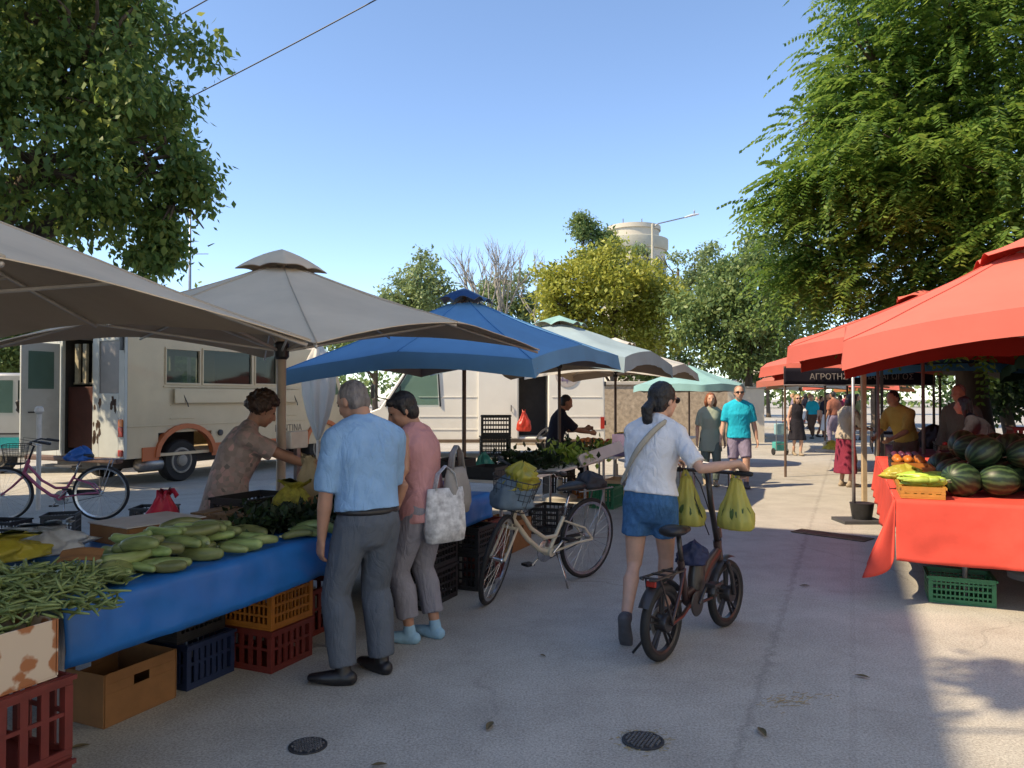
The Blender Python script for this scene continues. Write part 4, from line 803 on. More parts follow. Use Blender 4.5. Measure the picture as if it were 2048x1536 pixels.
# canteen truck: local x forward along the street, y to its left (away from street); street side is y=0
P0=V((-6.55,13.0,0)); L,Wd,Hh=6.35,2.3,2.74
t=empty('canteen_truck',P0,RZ,'old cream canteen truck with orange wheel arches and open rear door','truck')
zs=.50
side=[(0,zs),(0,Hh-.18),(.12,Hh),(L-1.0,Hh),(L-.55,Hh-.25),(L-.22,1.75),(L-.05,1.35),(L,.55),(L-.1,zs)]
arches=[(1.32,.62),(L-1.0,.58)]
w1=[(.86,1.62,1.82,2.42),(1.72,3.0,1.82,2.45),(3.12,3.75,1.84,2.45)]   # x0,x1,z0,z1 window openings, street side
def ypanel(mb,y0,y1,xs,zs_,holes):        # rectangular wall with rectangular holes, split into boxes
    xs=sorted(set(xs+[h[0] for h in holes]+[h[1] for h in holes])); zz=sorted(set(zs_+[h[2] for h in holes]+[h[3] for h in holes]))
    for a,b in zip(xs,xs[1:]):
        for c,d in zip(zz,zz[1:]):
            if any(h[0]-1e-6<=a and b<=h[1]+1e-6 and h[2]-1e-6<=c and d<=h[3]+1e-6 for h in holes): continue
            mb.bx(a,b,y0,y1,c,d)
ah=[(a-r,a+r,zs,zs+.42) for a,r in arches]
m=MB(); ypanel(m,0,.05,[.06,L-1.15],[zs,Hh-.12],w1+[h for h in ah if h[1]<L-1.15]); ypanel(m,Wd-.05,Wd,[.06,L-1.15],[zs,Hh-.12],[(x0,x1,z0,z1) for x0,x1,z0,z1 in w1])
m.bx(.06,L-1.15,.05,Wd-.05,zs,zs+.05)
rp=[(0,Hh-.12),(.02*0+.0,Hh-.1),(.3,Hh+.02),(Wd-.3,Hh+.02),(Wd,Hh-.1),(Wd,Hh-.12)]
m.prism([(y,z) for y,z in rp],lambda p,x:V((x,p[0],p[1])),0.0,L-1.0)
m.build('body',cream,t)
# rear face with doorway
dx0,dx1=.92,1.62                                    # doorway (y range)
def rear(mb,a,b,z0,z1,x0=.0,x1=.06): mb.bx(x0,x1,a,b,z0,z1)
m=MB(); rear(m,.0,.14,zs,Hh-.12); rear(m,.14,.62,zs,1.62); rear(m,.14,.62,2.52,Hh-.12); rear(m,.62,.78,zs,Hh-.12); rear(m,.78,1.55,2.62,Hh-.12); rear(m,1.55,1.68,zs,Hh-.12); rear(m,1.68,2.12,zs,1.7); rear(m,1.68,2.12,2.5,Hh-.12); rear(m,2.12,Wd,zs,Hh-.12)
m.build('rear_panel',rear_shade_blue,t,bevel=.008)
MB().bx(.02,.03,.14,.62,1.62,2.52).build('window',pm('frosted_pane',(.16,.15,.16),.35,.15,3),t); MB().bx(.02,.03,1.68,2.12,1.7,2.5).build('window',dglass,t)
m=MB(); m.bx(1.0,1.03,.6,2.2,zs+.05,Hh-.14); m.bx(.06,1.0,.74,.775,zs+.05,Hh-.14); m.bx(.06,1.0,1.56,1.6,zs+.05,Hh-.14); m.build('partition',interior,t)
MB().bx(.10,.14,.80,1.53,.66,1.74).build('inner_door',browndoor,t,bevel=.01)
m=MB(); 
for y in(.86,1.1,1.3): m.bx(.12,.17,y,y+.09,1.8,2.5)
m.bx(.2,.22,.8,1.53,1.78,1.82); m.build('stacked_goods',pm('pale_goods',(.42,.38,.28),.7,.3,8),t)
dr=MB().bx(-.72,-.02,1.58,1.62,.62,2.5).build('door',rear_shade_blue,t,bevel=.01); MB().bx(-.6,-.14,1.572,1.578,1.7,2.35).build('window',dglass,dr); MB().tube([(-.6,1.56,1.3),(-.6,1.53,1.3),(-.45,1.53,1.3),(-.45,1.56,1.3)],.012,6).build('handle',black_plastic,dr)
rm=MB(); rr=random.Random(3)
for k in range(16): 
    z=rr.uniform(.7,1.55); y=rr.choice([.2,.28,.6,.66,.74])+rr.uniform(-.03,.03); s=rr.uniform(.02,.05); rm.add([( -.003,y+s*math.cos(a)*rr.uniform(.5,1.1),z+2.2*s*math.sin(a)*rr.uniform(.5,1.1)) for a in [2*PI*j/9 for j in range(9)]],[tuple(range(9))])
rm.build('rust_patch',rust,t)
m=MB(); m.bx(-.16,-.02,-.02,Wd+.02,.44,.53); m.build('bumper',pm('brown_bumper',(.10,.055,.04),.6,.25,8),t,bevel=.02); MB().bx(-.36,-.165,.8,1.55,.36,.40).build('step',dgrey,t,bevel=.008)
for z0,z1,mm,nm in((1.05,1.18,lightor,'indicator'),(.88,1.045,lightred,'tail_light'),(.55,.66,lightred,'reflector')): MB().bx(-.03,-.002,.02,.12,z0,z1).build(nm,mm,t,bevel=.008)
MB().bx(-.05,-.003,.02,.07,2.35,2.62).build('marker_bracket',black_plastic,t)
# street side trim
m=MB()
for z,a,b in((1.40,.95,4.4),(1.16,.95,1.5),(1.16,3.3,4.4),(1.04,.06,4.9)): m.bx(a,b,-.012,-.001,z,z+.022)
m.bx(.8,4.5,-.02,-.001,1.735,1.765); m.build('rub_strip',cream,t,bevel=.004)
fp=MB().box((2.7,-.055,1.58),(3.4,.03,.27)).build('counter_flap',cream,t,bevel=.01)
br=MB()
for x in(1.15,4.2): br.tube([(x,-.04,1.72),(x+.12,-.09,1.44),(x+.14,-.09,1.38)],.01,6)
br.build('flap_stay',dgrey,t)
for x0,x1,z0,z1 in w1:
    f=MB(); 
    for a,b,c,d in((x0-.03,x1+.03,z0-.035,z0-.001),(x0-.03,x1+.03,z1+.001,z1+.035),(x0-.03,x0-.001,z0-.001,z1+.001),(x1+.001,x1+.03,z0-.001,z1+.001)): f.bx(a,b,-.02,-.002,c,d)
    f=f.build('window',cream,t,bevel=.004); MB().bx(x0,x1,.02,.026,z0,z1).build('pane',glass,f)
MB().bx(2.35,3.8,.3,.34,1.75,2.5).build('dark_board',interior,t); MB().bx(1.2,1.6,.4,.7,1.75,2.05).build('brass_pot',pm('brass_pot',(.4,.27,.08),.4,.2,8),t)
# cab
m=MB(); cabp=[(L-1.149,zs),(L-1.149,Hh-.1),(L-1.0,Hh-.1),(L-.55,Hh-.32),(L-.24,1.75),(L-.06,1.35),(L,.6),(L-.1,zs)]
m.prism(cabp,lambda p,y:V((p[0],y,p[1])),.02,Wd-.02); m.build('cab',cream,t,bevel=.04,smooth=40)
MB().prism([(L-1.08,1.62),(L-1.08,2.35),(L-.72,2.35),(L-.36,1.62)],lambda p,y:V((p[0],y,p[1])),.005,.018).build('cab_window',dglass,t)
MB().prism([(L-.545,Hh-.36),(L-.255,1.8),(L-.225,1.8),(L-.515,Hh-.34)],lambda p,y:V((p[0],y,p[1])),.15,Wd-.15).build('windscreen',dglass,t)
# orange skirt and arches
m=MB(); ys0,ys1=-.025,-.002
seg=[(.35,arches[0][0]-arches[0][1]),(arches[0][0]+arches[0][1],arches[1][0]-arches[1][1]),(arches[1][0]+arches[1][1],L-.1)]
for a,b in seg: m.bx(a,b,ys0,ys1,.44,.68)
m.build('skirt',orange,t,bevel=.006)
for a,r in arches:
    M=Matrix.Rotation(PI/2,3,'X'); q=[]
    for k in range(17):
        th=PI*k/16; q.append([V((a+(r+e)*math.cos(th)*1.0,y,.50+(r*.78+e)*math.sin(th))) for e,y in((-.0,-.05),(.09,-.05),(.09,.06),(-.0,.06))])
    MB().rings(q,True).build('wheel_arch',orange,t,smooth=50)
    MB().bx(a-r,a+r,.45,.5,.2,1.0).build('arch_liner',interior,t)
for a,r in arches:
    truckwheel(t,a,.1,.39,.39,.24,-1); truckwheel(t,a,Wd-.1,.39,.39,.24,1)
MB().cap([(.55,.25,.36),(1.0,.25,.36)],.13,16).build('muffler',steel,t,smooth=True); MB().bx(.1,L-.4,.5,1.8,.3,.45).build('chassis',dgrey,t)
MB().lathe([(.06,0),(.06,.03),(.03,.04)],16,(2.15,-.004,.87),Matrix.Rotation(PI/2,3,'X')).build('fuel_cap',dgrey,t)
text_mesh('lettering','ΚΑΝΤΙΝΑ',.2,pm('dark_lettering',(.16,.13,.1),.6,.1),t,Matrix.Translation((4.15,-.004,.88))@Matrix.Rotation(PI/2,4,'X'),.002)
# white panel van, side towards the camera: local x to the right, nose on the left
Y0=19.6; xl,xr=PX(700,Y0),PX(1212,Y0); LV=xr-xl; t=empty('panel_van',(xl,Y0,0),R(1.5),'white high roofed panel van with open sliding door behind the stalls','van')
zr=2.75; z0=.38; wv=1.95
prof=[(0,z0),(-.02,.75),(.06,1.02),(.75,1.28),(1.42,2.28),(1.85,zr-.12),(2.3,zr),(LV-.15,zr),(LV-.02,zr-.3),(LV,z0+.1),(LV-.05,z0)]
m=MB(); d0=LV*.66; d1=LV*.775; 
front=[p for p in prof if p[0]<2.31]+[(d0,zr),(d0,z0)]; m.prism(front,lambda p,y:V((p[0],y,p[1])),0,wv); m.prism([(d0+.001,zr-.32),(d0+.001,zr),(d1,zr),(d1,zr-.32)],lambda p,y:V((p[0],y,p[1])),0,wv); m.bx(d0+.001,d1,0,wv,z0,z0+.16); m.bx(d0+.001,d1,wv-.06,wv,z0+.161,zr-.321)
m.prism([(d1+.001,z0),(d1+.001,zr)]+[p for p in prof if p[0]>d1+.1],lambda p,y:V((p[0],y,p[1])),0,wv); m.build('body',van_white,t,bevel=.05,smooth=35)
MB().bx(d0+.01,d1-.01,.9,.93,z0+.17,zr-.33).build('bulkhead',interior,t)
sdm=MB().bx(d0-1.05,d0-.02,-.07,-.012,z0+.12,zr-.28).build('sliding_door',van_white,t,bevel=.02); MB().tube([(d0-.2,-.08,1.2),(d0-.2,-.11,1.2),(d0-.2,-.11,1.35),(d0-.2,-.08,1.35)],.012,6).build('handle',black_plastic,sdm)
m=MB()
for z in(1.55,1.05,.72): m.bx(1.75,d0-1.06,-.014,-.001,z,z+.025); m.bx(d1+.1,LV-.1,-.014,-.001,z,z+.025)
m.build('side_crease',van_white,t,bevel=.004)
MB().bx(1.6,LV-.05,-.03,-.001,z0+.02,z0+.1).build('sill_strip',pm('brown_sill',(.12,.08,.05),.6,.2),t)
w=MB().prism([(.95,1.36),(1.5,2.2),(2.2,2.25),(2.25,1.36)],lambda p,y:V((p[0],y,p[1])),-.015,-.001).build('cab_window',dglass,t)
m=MB(); m.tube([(.9,-.02,1.32),(1.48,-.02,2.24),(2.24,-.02,2.29),(2.3,-.02,1.32)],.022,6); m.tube([(1.28,-.02,1.32),(1.28,-.02,1.85)],.016,6); m.build('window_trim',black_plastic,t)
MB().prism([(.82,1.36),(1.42,2.26),(1.45,2.24),(.86,1.34)],lambda p,y:V((p[0]-.03,y,p[1]+.02)),.12,wv-.12).build('windscreen',glassmat('teal_glass',(.03,.1,.1),.2),t)
mr=MB().tube([(.95,-.02,1.5),(.75,-.22,1.55),(.5,-.3,2.15),(.9,-.3,2.35)],.018,6).build('mirror_arm',black_plastic,t,smooth=True); MB().box((.62,-.28,1.7),(.09,.2,.36)).build('mirror',black_plastic,mr,bevel=.03)
for x in(1.05,LV-1.35):
    truckwheel(t,x,.05,.34,.34,.22,-1); truckwheel(t,x,wv-.05,.34,.34,.22,1)
    q=[[V((x+(.40+e)*math.cos(th),y,.36+(.40+e)*math.sin(th))) for e,y in((0,-.025),(.05,-.025),(.05,.05),(0,.05))] for th in [PI*k/14 for k in range(15)]]; MB().rings(q,True).build('wheel_arch',dgrey,t,smooth=50)
em=empty('x',(0,0,0)); bpy.data.objects.remove(em)
ex,ez=LV-.98,2.12; e=MB().lathe([(.30,0),(.30,.006),(.001,.007)],36,(ex,-.016,ez),Matrix.Rotation(PI/2,3,'X')).build('emblem',pm('emblem_grey',(.42,.38,.36),.6,.1),t)
m=MB(); M=Matrix.Rotation(PI/2,3,'X')
for a in(-.12,0,.12): m.bx(ex+a-.014,ex+a+.014,-.0275,-.0245,ez-math.sqrt(.2**2-a*a),ez+math.sqrt(.2**2-a*a)); m.bx(ex-math.sqrt(.2**2-a*a),ex+math.sqrt(.2**2-a*a),-.0315,-.0285,ez+a-.014,ez+a+.014)
m.build('emblem_grid',pm('emblem_purple',(.16,.12,.22),.6,.1),e)
for z in(1.9,.9): MB().box((LV-.0,-.01,z),(.04,.05,.12)).build('hinge',black_plastic,t)
MB().bx(LV-.12,LV-.02,-.022,-.001,.75,1.05).build('tail_light',lightred,t)
# small van behind the truck at the left edge: we look at its windscreen and side
t=empty('minivan',(PX(-60,15.5),15.5,0),R(8),'silver minivan with a turquoise stripe at the left edge','van')
sil=pm('silver_paint',(.42,.44,.45),.3,.06,2,metal=.3,coat=.3,dirt=.15)
pf=[(0,.35),(0,1.9),(.15,2.05),(1.05,2.05),(1.5,1.75),(1.95,1.2),(2.6,1.05),(2.7,.7),(2.68,.35)]
MB().prism(pf,lambda p,y:V((p[0],y,p[1])),0,1.8).build('body',sil,t,bevel=.06,smooth=35)
MB().prism([(.9,1.24),(.9,1.9),(1.08,1.9),(1.42,1.68),(1.8,1.24)],lambda p,y:V((p[0],y,p[1])),-.012,-.001).build('cab_window',glass,t); MB().prism([(-.0,1.24),(.0,1.9),(.8,1.9),(.8,1.24)],lambda p,y:V((p[0],y,p[1])),-.012,-.001).build('window',dglass,t)
MB().bx(.02,2.66,-.012,-.001,.52,.74).build('stripe',pm('turquoise_paint',(.02,.3,.33),.4,.1),t); MB().bx(.0,2.68,-.016,-.001,.8,.83).build('trim',black_plastic,t)
for x in(.5,2.1): truckwheel(t,x,.04,.31,.31,.2,-1)
MB().cap([(.95,-.05,1.25),(1.0,-.2,1.3),(1.0,-.2,1.45)],[.02,.05,.06],8).build('mirror',black_plastic,t,smooth=True)
# ------------------------------------------------------------------ bicycles
def bike_wheel(name,parent,c,r,tyre_r,rimm,tyrem,M,spokes=28,sw=.0011,fat=0):
    o=MB(); o.lathe([(.004,-.045),(.022,-.045),(.024,-.035),(.014,-.03),(.014,.03),(.024,.035),(.022,.045),(.004,.045)],14,(0,0,0),M)
    rr=random.Random(1); a0=rr.random()
    for k in range(spokes):
        a=2*PI*k/spokes+a0; s=.03 if k%2 else -.03; b=a+(.35 if k%4<2 else -.35)
        o.tube([M@V((.02*math.cos(b),.02*math.sin(b),s)),M@V(((r-tyre_r*2)*math.cos(a),(r-tyre_r*2)*math.sin(a),0))],sw,4)
    w=o.build(name,chrome,parent,loc=c,smooth=30)
    MB().torus((0,0,0),r-tyre_r,tyre_r,64,10,M).build('tyre',tyrem,w,smooth=True)
    ri=r-tyre_r*2; MB().rings([[M@V((q*math.cos(2*PI*j/64),q*math.sin(2*PI*j/64),z)) for q,z in((ri-.016,-.008),(ri+.008,-.013),(ri+.008,.013),(ri-.016,.008))] for j in range(65)],False).build('rim',rimm,w,smooth=40)
    return w
def citybike(label,rear,front,fm,r=.34,steer=.0,basket=None,saddlem=None,fenderm=None,lean=0.,rackm=None,extra=True,zoff=0,stepthru=True,barsw=.27):
    rear=V(rear); front=V(front); wb=(front-rear).length; rz=math.atan2(front.y-rear.y,front.x-rear.x)
    t=empty('bicycle',(rear.x,rear.y,0),rz,label,'bicycle'); t.rotation_euler=Euler((lean,0,rz),'XYZ')
    MY=Matrix.Rotation(PI/2,3,'X')
    bb=V((wb*.42,0,.29)); st=V((wb*.28,0,.56)); hb=V((wb-.17-.06,0,.60)); ht=V((wb-.17-.11,0,.76)); rc=V((0,0,r))
    f=MB(); ft=.021
    f.tube([bb,lerp_(bb,st,.5),st],.017,10)
    c1=bb+V((.05,0,.05)); f.tube([hb+V((.01,0,.02)),lerp_(hb,bb,.38)+V((-.01,0,-.05)),lerp_(hb,bb,.75)+V((0,0,-.045)),bb],ft,10)
    f.tube([ht+V((.012,0,-.05)),lerp_(ht,bb,.4)+V((-.005,0,-.06)),lerp_(ht,bb,.72)+V((-.05,0,-.01)),lerp_(bb,st,.45)],.017,10)
    f.tube([ht,hb],.024,12); f.lathe([(.034,-.04),(.034,.04)],14,bb,MY)
    for s in(-1,1):
        f.tube([bb+V((0,s*.03,0)),V((.18,s*.05,r*.98)),V((0,s*.06,r))],.010,8); f.tube([st+V((0,s*.012,-.03)),V((.1,s*.05,lerp_(st,rc,.5).z)),V((0,s*.06,r))],.009,8)
    f.build('frame',fm,t,smooth=40)
    bike_wheel('wheel',t,(0,0,r),r,.019,chrome,rubber,MY)
    # steering assembly
    ax=(ht-hb).normalized(); e=empty('fork',hb); e.parent=t; e.location=(0,0,0)
    bpy.data.objects.remove(e)
    Ms=Matrix.Rotation(steer,3,ax); piv=hb
    def sp(p): return piv+Ms@(V(p)-piv)
    fa=V((wb,0,r)); cr=hb-ax*.05
    g=MB(); g.tube([sp(ht+ax*.02),sp(cr)],.017,10); g.tube([sp(cr+V((0,-.055,-.01))),sp(cr+V((0,.055,-.01)))],.014,8)
    for s in(-1,1): g.tube([sp(cr+V((0,s*.055,0))),sp(lerp_(cr,fa,.55)+V((-.012,s*.055,0))),sp(fa+V((0,s*.055,0)))],.0105,8)
    g.build('fork',fm,t,smooth=40)
    bike_wheel('wheel',t,sp(fa),r,.019,chrome,rubber,Ms@MY)
    top=ht+ax*.19; h=MB(); h.tube([sp(ht),sp(top),sp(top+V((.04,0,.02)))],.013,10)
    for s in(-1,1): h.tube([sp(top+V((.04,0,.02))),sp(top+V((.03,s*.1,.05))),sp(top+V((-.03,s*(barsw-.04),.075))),sp(top+V((-.2,s*barsw,.045)))],.011,8)
    hbr=h.build('handlebar',black_plastic if basket else chrome,t,smooth=True)
    for s in(-1,1):
        MB().cap([sp(top+V((-.1,s*(barsw-.008),.065))),sp(top+V((-.22,s*(barsw+.003),.043)))],.0165,10).build('grip',black_plastic,hbr,smooth=True)
        MB().tube([sp(top+V((-.02,s*(barsw-.05),.07))),sp(top+V((-.04,s*(barsw-.03),.045))),sp(top+V((-.14,s*(barsw+.0),.02)))],.0045,6).build('brake_lever',chrome,hbr,smooth=True)
    cb=MB()
    for s in(-1,1): cb.tube([sp(top+V((-.02,s*(barsw-.06),.07))),sp(top+V((.14,s*.12,.1))),sp(top+V((.13,s*.03,-.05))),sp(cr+V((.03,0,.03)))],.003,6)
    cb.build('brake_cable',black_plastic,t,smooth=True)
    # saddle
    sd=st+V((-.065,0,.24)); MB().tube([st,sd+V((0,0,-.03))],.0125,10).build('seat_post',chrome,t,smooth=True)
    s=MB(); s.cap([sd+V((-.12,0,.01)),sd+V((-.04,0,.015)),sd+V((.05,0,.005)),sd+V((.14,0,0))],[(.075,.035),(.085,.035),(.045,.028),(.022,.02)],16,side=(0,1,0)); s.build('saddle',saddlem or black_plastic,t,smooth=True)
    # fenders
    if fenderm:
        for c,Mx,a0,a1 in((V((0,0,r)),Matrix.Identity(3),R(15),R(200)),(sp(fa),Ms,R(50),R(195))):
            rs=[]
            for k in range(25):
                a=a0+(a1-a0)*k/24; rs.append([c+Mx@V(((r+q)*math.cos(a),y,(r+q)*math.sin(a))) for q,y in((.012,-.026),(.022,-.012),(.024,0),(.022,.012),(.012,.026),(.016,0))])
            MB().rings(rs).build('fender',fenderm,t,smooth=60)
    # drive
    cm=MB(); cm.lathe([(.02,.03),(.085,.034),(.092,.036),(.092,.041),(.02,.043)],28,bb,MY.inverted() if False else MY); cm.tube([bb+V((0,-.05,0)),bb+V((.12,-.065,-.11))],.009,8); cm.tube([bb+V((0,.05,0)),bb+V((-.12,.065,.11))],.009,8)
    ck=cm.build('crank',chrome,t,smooth=35)
    for s in(-1,1): MB().box(bb+V((-s*-.0+(.12 if s<0 else -.12),s*.11,(-.11 if s<0 else .11))),(.09,.075,.022)).build('pedal',black_plastic,ck,bevel=.004)
    ch=MB(); yy=-.045; ch.tube([bb+V((0,yy,.088)),V((.0,yy,r+.04))],.0045,6); ch.tube([bb+V((0,yy,-.088)),V((.0,yy,r-.04))],.0045,6); ch.box((bb.x*.5,yy-.012,.345),(bb.x*.9,.006,.07)); ch.build('chain_guard',black_plastic if fenderm is None else fenderm,t,bevel=.003)
    rk=MB(); zt=r*2+.075
    for s in(-1,1): rk.tube([V((.2,s*.055,zt)),V((-.24,s*.06,zt+.005)),V((-.26,s*.03,zt+.005))],.006,6); rk.tube([V((-.12,s*.06,zt)),V((-.0,s*.065,r))],.006,6)
    for x in(.15,.0,-.15): rk.tube([V((x,-.058,zt)),V((x,.058,zt))],.005,6)
    rk.build('rack',rackm or steel,t,smooth=True)
    MB().tube([bb+V((-.06,.03,-.01)),bb+V((-.09,.1,-.16)),bb+V((-.08,.16,-.285))],.008,8).build('kickstand',chrome,t,smooth=True)
    if basket:
        b=MB(); bc=top+V((.2,0,-.1)); w0,w1,d0,d1,hh=.13,.18,.1,.14,.24
        def ringp(f,a): 
            wy=w0+(w1-w0)*f; dx=d0+(d1-d0)*f; c,s_=math.cos(a),math.sin(a); k=max(abs(c),abs(s_))**.6
            return sp(bc+V((dx*c/k,wy*s_/k,hh*(f-.5))))
        for f in(0,.2,.4,.6,.8,1): b.tube([ringp(f,2*PI*j/40) for j in range(40)],.0045 if f in(0,1) else .0024,5,loop=True)
        for j in range(28): b.tube([ringp(0,2*PI*j/28),ringp(1,2*PI*j/28)],.0022,4)
        for j in range(-4,5): b.tube([sp(bc+V((-d0,w0*j/5,-hh/2))),sp(bc+V((d0,w0*j/5,-hh/2)))],.0022,4)
        b.build('basket',basket,t,smooth=True)
    return t,sp,top,sd,zt
pink=pm('pink_paint',(.36,.07,.14),.35,.1,8,coat=.4); ivory=pm('ivory_paint',(.55,.49,.36),.35,.08,8,coat=.4)
black_wire=pm('black_wire',(.02,.02,.022),.45,.2,20)
CRr,CRf=V((.63,6.66,0)),V((-.19,5.86,0))
bk,sp,top,sd,zt=citybike('ivory step through bicycle with a loaded front basket, parked on its stand',CRr,CRf,ivory,.345,R(30),black_wire,None,None,R(-4),steel)
Mb=Matrix.Translation((CRr.x,CRr.y,0))@Euler((R(-4),0,math.atan2(CRf.y-CRr.y,CRf.x-CRr.x)),'XYZ').to_matrix().to_4x4()
bcw=Mb@sp(top+V((.2,0,-.1)))
bag('grey blue cloth sack filling the basket of the ivory bicycle',bcw+V((-.02,0,-.12)),.33,.3,.25,pm('slate_cloth',(.13,.18,.22),.8,.15,5,.3,14),21,.3,False,name='cloth_sack',wr=.12)
bag('yellow green plastic bag stuffed on top in the bicycle basket',bcw+V((.05,.0,.02)),.3,.22,.2,B_yel,23,.9,False,wr=.35)
rkw=Mb@V((-.02,0,zt+.01))
bag('dark bundle strapped on the rack of the ivory bicycle',rkw+V((0,0,.0)),.3,.22,.14,pm('dark_cloth',(.025,.025,.03),.8,.3,8,.3,20),25,.7,False,name='bundle',wr=.2)
PKr,PKf=V((PX(203,9.75),9.75,0)),V((PX(203,9.75)-1.14,9.6,0))
bk2,sp2,top2,sd2,zt2=citybike('pink step through bicycle standing behind the bean heap at the left edge',PKr,PKf,pink,.345,R(14),black_wire,None,None,R(3),steel,barsw=.26)
Mb2=Matrix.Translation((PKr.x,PKr.y,0))@Euler((R(3),0,math.atan2(PKf.y-PKr.y,PKf.x-PKr.x)),'XYZ').to_matrix().to_4x4()
bag('shiny blue plastic bag tied over the saddle of the pink bicycle',Mb2@(sd2+V((0,0,-.05))),.3,.26,.17,B_blue,31,.5,False,wr=.25)
# folding electric bicycle
ER,EF=V((.883,4.56,0)),V((1.45,5.24,0)); wb=(EF-ER).length; erz=math.atan2(EF.y-ER.y,EF.x-ER.x)
t=empty('electric_bicycle',(ER.x,ER.y,0),erz,'black folding electric bicycle with fat small wheels pushed by the woman in white','bicycle')
ME=Matrix.Translation((ER.x,ER.y,0))@Matrix.Rotation(erz,4,'Z'); MY=Matrix.Rotation(PI/2,3,'X'); r=.225
eb=pm('matt_black_paint',(.022,.018,.018),.45,.2,12,coat=.2); ebr=pm('dark_red_brown_paint',(.035,.016,.014),.4,.2,10,coat=.3)
def magwheel(x,st=0):
    Ms=Matrix.Rotation(st,3,'Z'); M=Ms@MY; o=MB(); o.lathe([(.004,-.05),(.05,-.05),(.055,-.04),(.055,.04),(.05,.05),(.004,.05)],22,(0,0,0),M)
    for k in range(5):
        a=2*PI*k/5+.3
        for s in(-.12,.12): o.tube([M@V((.045*math.cos(a+s*2),.045*math.sin(a+s*2),0)),M@V(((r-.05)*math.cos(a+s),(r-.05)*math.sin(a+s),0))],(.007,.011),6)
    w=o.build('wheel',eb,t,loc=(x,0,r),smooth=35)
    MB().torus((0,0,0),r-.027,.027,56,12,M).build('tyre',rubber,w,smooth=True); MB().rings([[M@V((q*math.cos(2*PI*j/56),q*math.sin(2*PI*j/56),z)) for q,z in((r-.06,-.014),(r-.045,-.02),(r-.045,.02),(r-.06,.014))] for j in range(57)],False).build('rim',eb,w,smooth=40)
    MB().lathe([(.085,-.026),(.085,-.023),(.04,-.022)],26,(0,0,0),M).build('brake_disc',steel,w,smooth=30); return w
magwheel(0); magwheel(wb,R(-3))
m=MB(); hb=V((wb-.10,0,.47)); ht=V((wb-.135,0,.60)); bbx=V((.36,0,.27))
m.tube([V((.30,0,.30)),V((.47,0,.33)),V((.62,0,.46)),hb+V((-.02,0,.06))],[(.045,.03),(.06,.034),(.055,.032),(.035,.026)],14,side=(0,0,1)); m.tube([ht,hb],.027,12)
m.tube([V((.30,0,.3)),V((.24,0,.55))],.022,10)
for s in(-1,1): m.tube([V((.3,s*.035,.28)),V((.14,s*.06,.24)),V((0,s*.065,r))],.013,8); m.tube([V((.25,s*.02,.5)),V((.12,s*.055,.38)),V((0,s*.065,r))],.011,8)
m.build('frame',ebr,t,smooth=40)
MB().tube([V((.44,0,.30)),V((.45,0,.41)),V((.47,0,.52))],[(.07,.045),(.075,.048),(.06,.042)],16,side=(1,0,0)).build('battery',eb,t,smooth=40)
bag('navy blue cloth bag tied to the frame of the electric bicycle',ME@V((.40,.0,.50)),.2,.14,.14,pm('navy_cloth',(.012,.018,.06),.7,.3,8,.3,20),35,0,False,name='cloth_bag',wr=.25)
m=MB(); m.tube([V((.345,0,.24)),V((wb-.2,0,.235)),V((wb-.16,0,.24))],.011,8); m.build('lower_bar',eb,t)
m=MB(); cr=hb+V((.02,0,-.02))
for s in(-1,1): m.tube([cr+V((0,s*.05,0)),V((wb-.03,s*.055,.36)),V((wb,s*.06,r))],.015,8)
m.tube([cr+V((0,-.05,0)),cr+V((0,.05,0))],.016,8); m.build('fork',eb,t,smooth=40)
hc_=V((.615,0,1.07)); m=MB(); m.tube([ht,V((.66,0,.86)),hc_],.019,12); m.build('stem',eb,t,smooth=True)
m=MB(); m.tube([ht+V((.02,0,.02)),ht+V((.0,0,.09))],.027,12); m.build('fold_clamp',ebr,t,smooth=40)
m=MB(); m.tube([hc_+V((-.02,-.29,.0)),hc_+V((0,-.12,0)),hc_+V((0,.12,0)),hc_+V((-.02,.29,0))],.0125,10); hbe=m.build('handlebar',eb,t,smooth=True)
for s in(-1,1): MB().cap([hc_+V((-.012,s*.19,0)),hc_+V((-.02,s*.3,0))],.0165,10).build('grip',rubber,hbe,smooth=True); MB().tube([hc_+V((0,s*.14,.005)),hc_+V((.05,s*.16,-.005)),hc_+V((.045,s*.25,-.015))],.005,6).build('brake_lever',eb,hbe)
MB().box(hc_+V((.0,.03,.035)),(.05,.08,.03)).build('display',eb,hbe,bevel=.006)
m=MB()
for s in(-1,1): m.tube([hc_+V((.03,s*.13,0)),hc_+V((.1,s*.1,-.1)),hc_+V((.12,s*.03,-.32)),hb+V((.03,0,.1))],.004,6)
m.tube([hc_+V((.02,.1,-.02)),hc_+V((-.06,.06,-.18)),hc_+V((.02,.0,-.42))],.004,6); m.build('cable',eb,t,smooth=True)
MB().tube([V((.255,0,.5)),V((.215,0,.70))],.016,10).build('seat_post',eb,t,smooth=True)
MB().cap([V((.09,0,.745)),V((.16,0,.745)),V((.24,0,.735)),V((.33,0,.73))],[(.07,.033),(.085,.035),(.05,.03),(.024,.02)],16,side=(0,1,0)).build('saddle',pm('black_vinyl',(.015,.014,.016),.4,.2,20),t,smooth=True)
for x,a0,a1 in((0,R(35),R(150)),(wb,R(70),R(170))):
    rs=[[V((x+(r+q)*math.cos(a),y,r+(r+q)*math.sin(a))) for q,y in((.02,-.035),(.03,-.018),(.033,0),(.03,.018),(.02,.035),(.024,0))] for a in [a0+(a1-a0)*k/18 for k in range(19)]]; MB().rings(rs).build('fender',eb,t,smooth=60)
m=MB(); 
for s in(-1,1): m.tube([V((.2,s*.04,.50)),V((-.16,s*.05,.505)),V((-.18,s*.02,.505))],.008,6); m.tube([V((-.1,s*.05,.5)),V((0,s*.075,r))],.006,6)
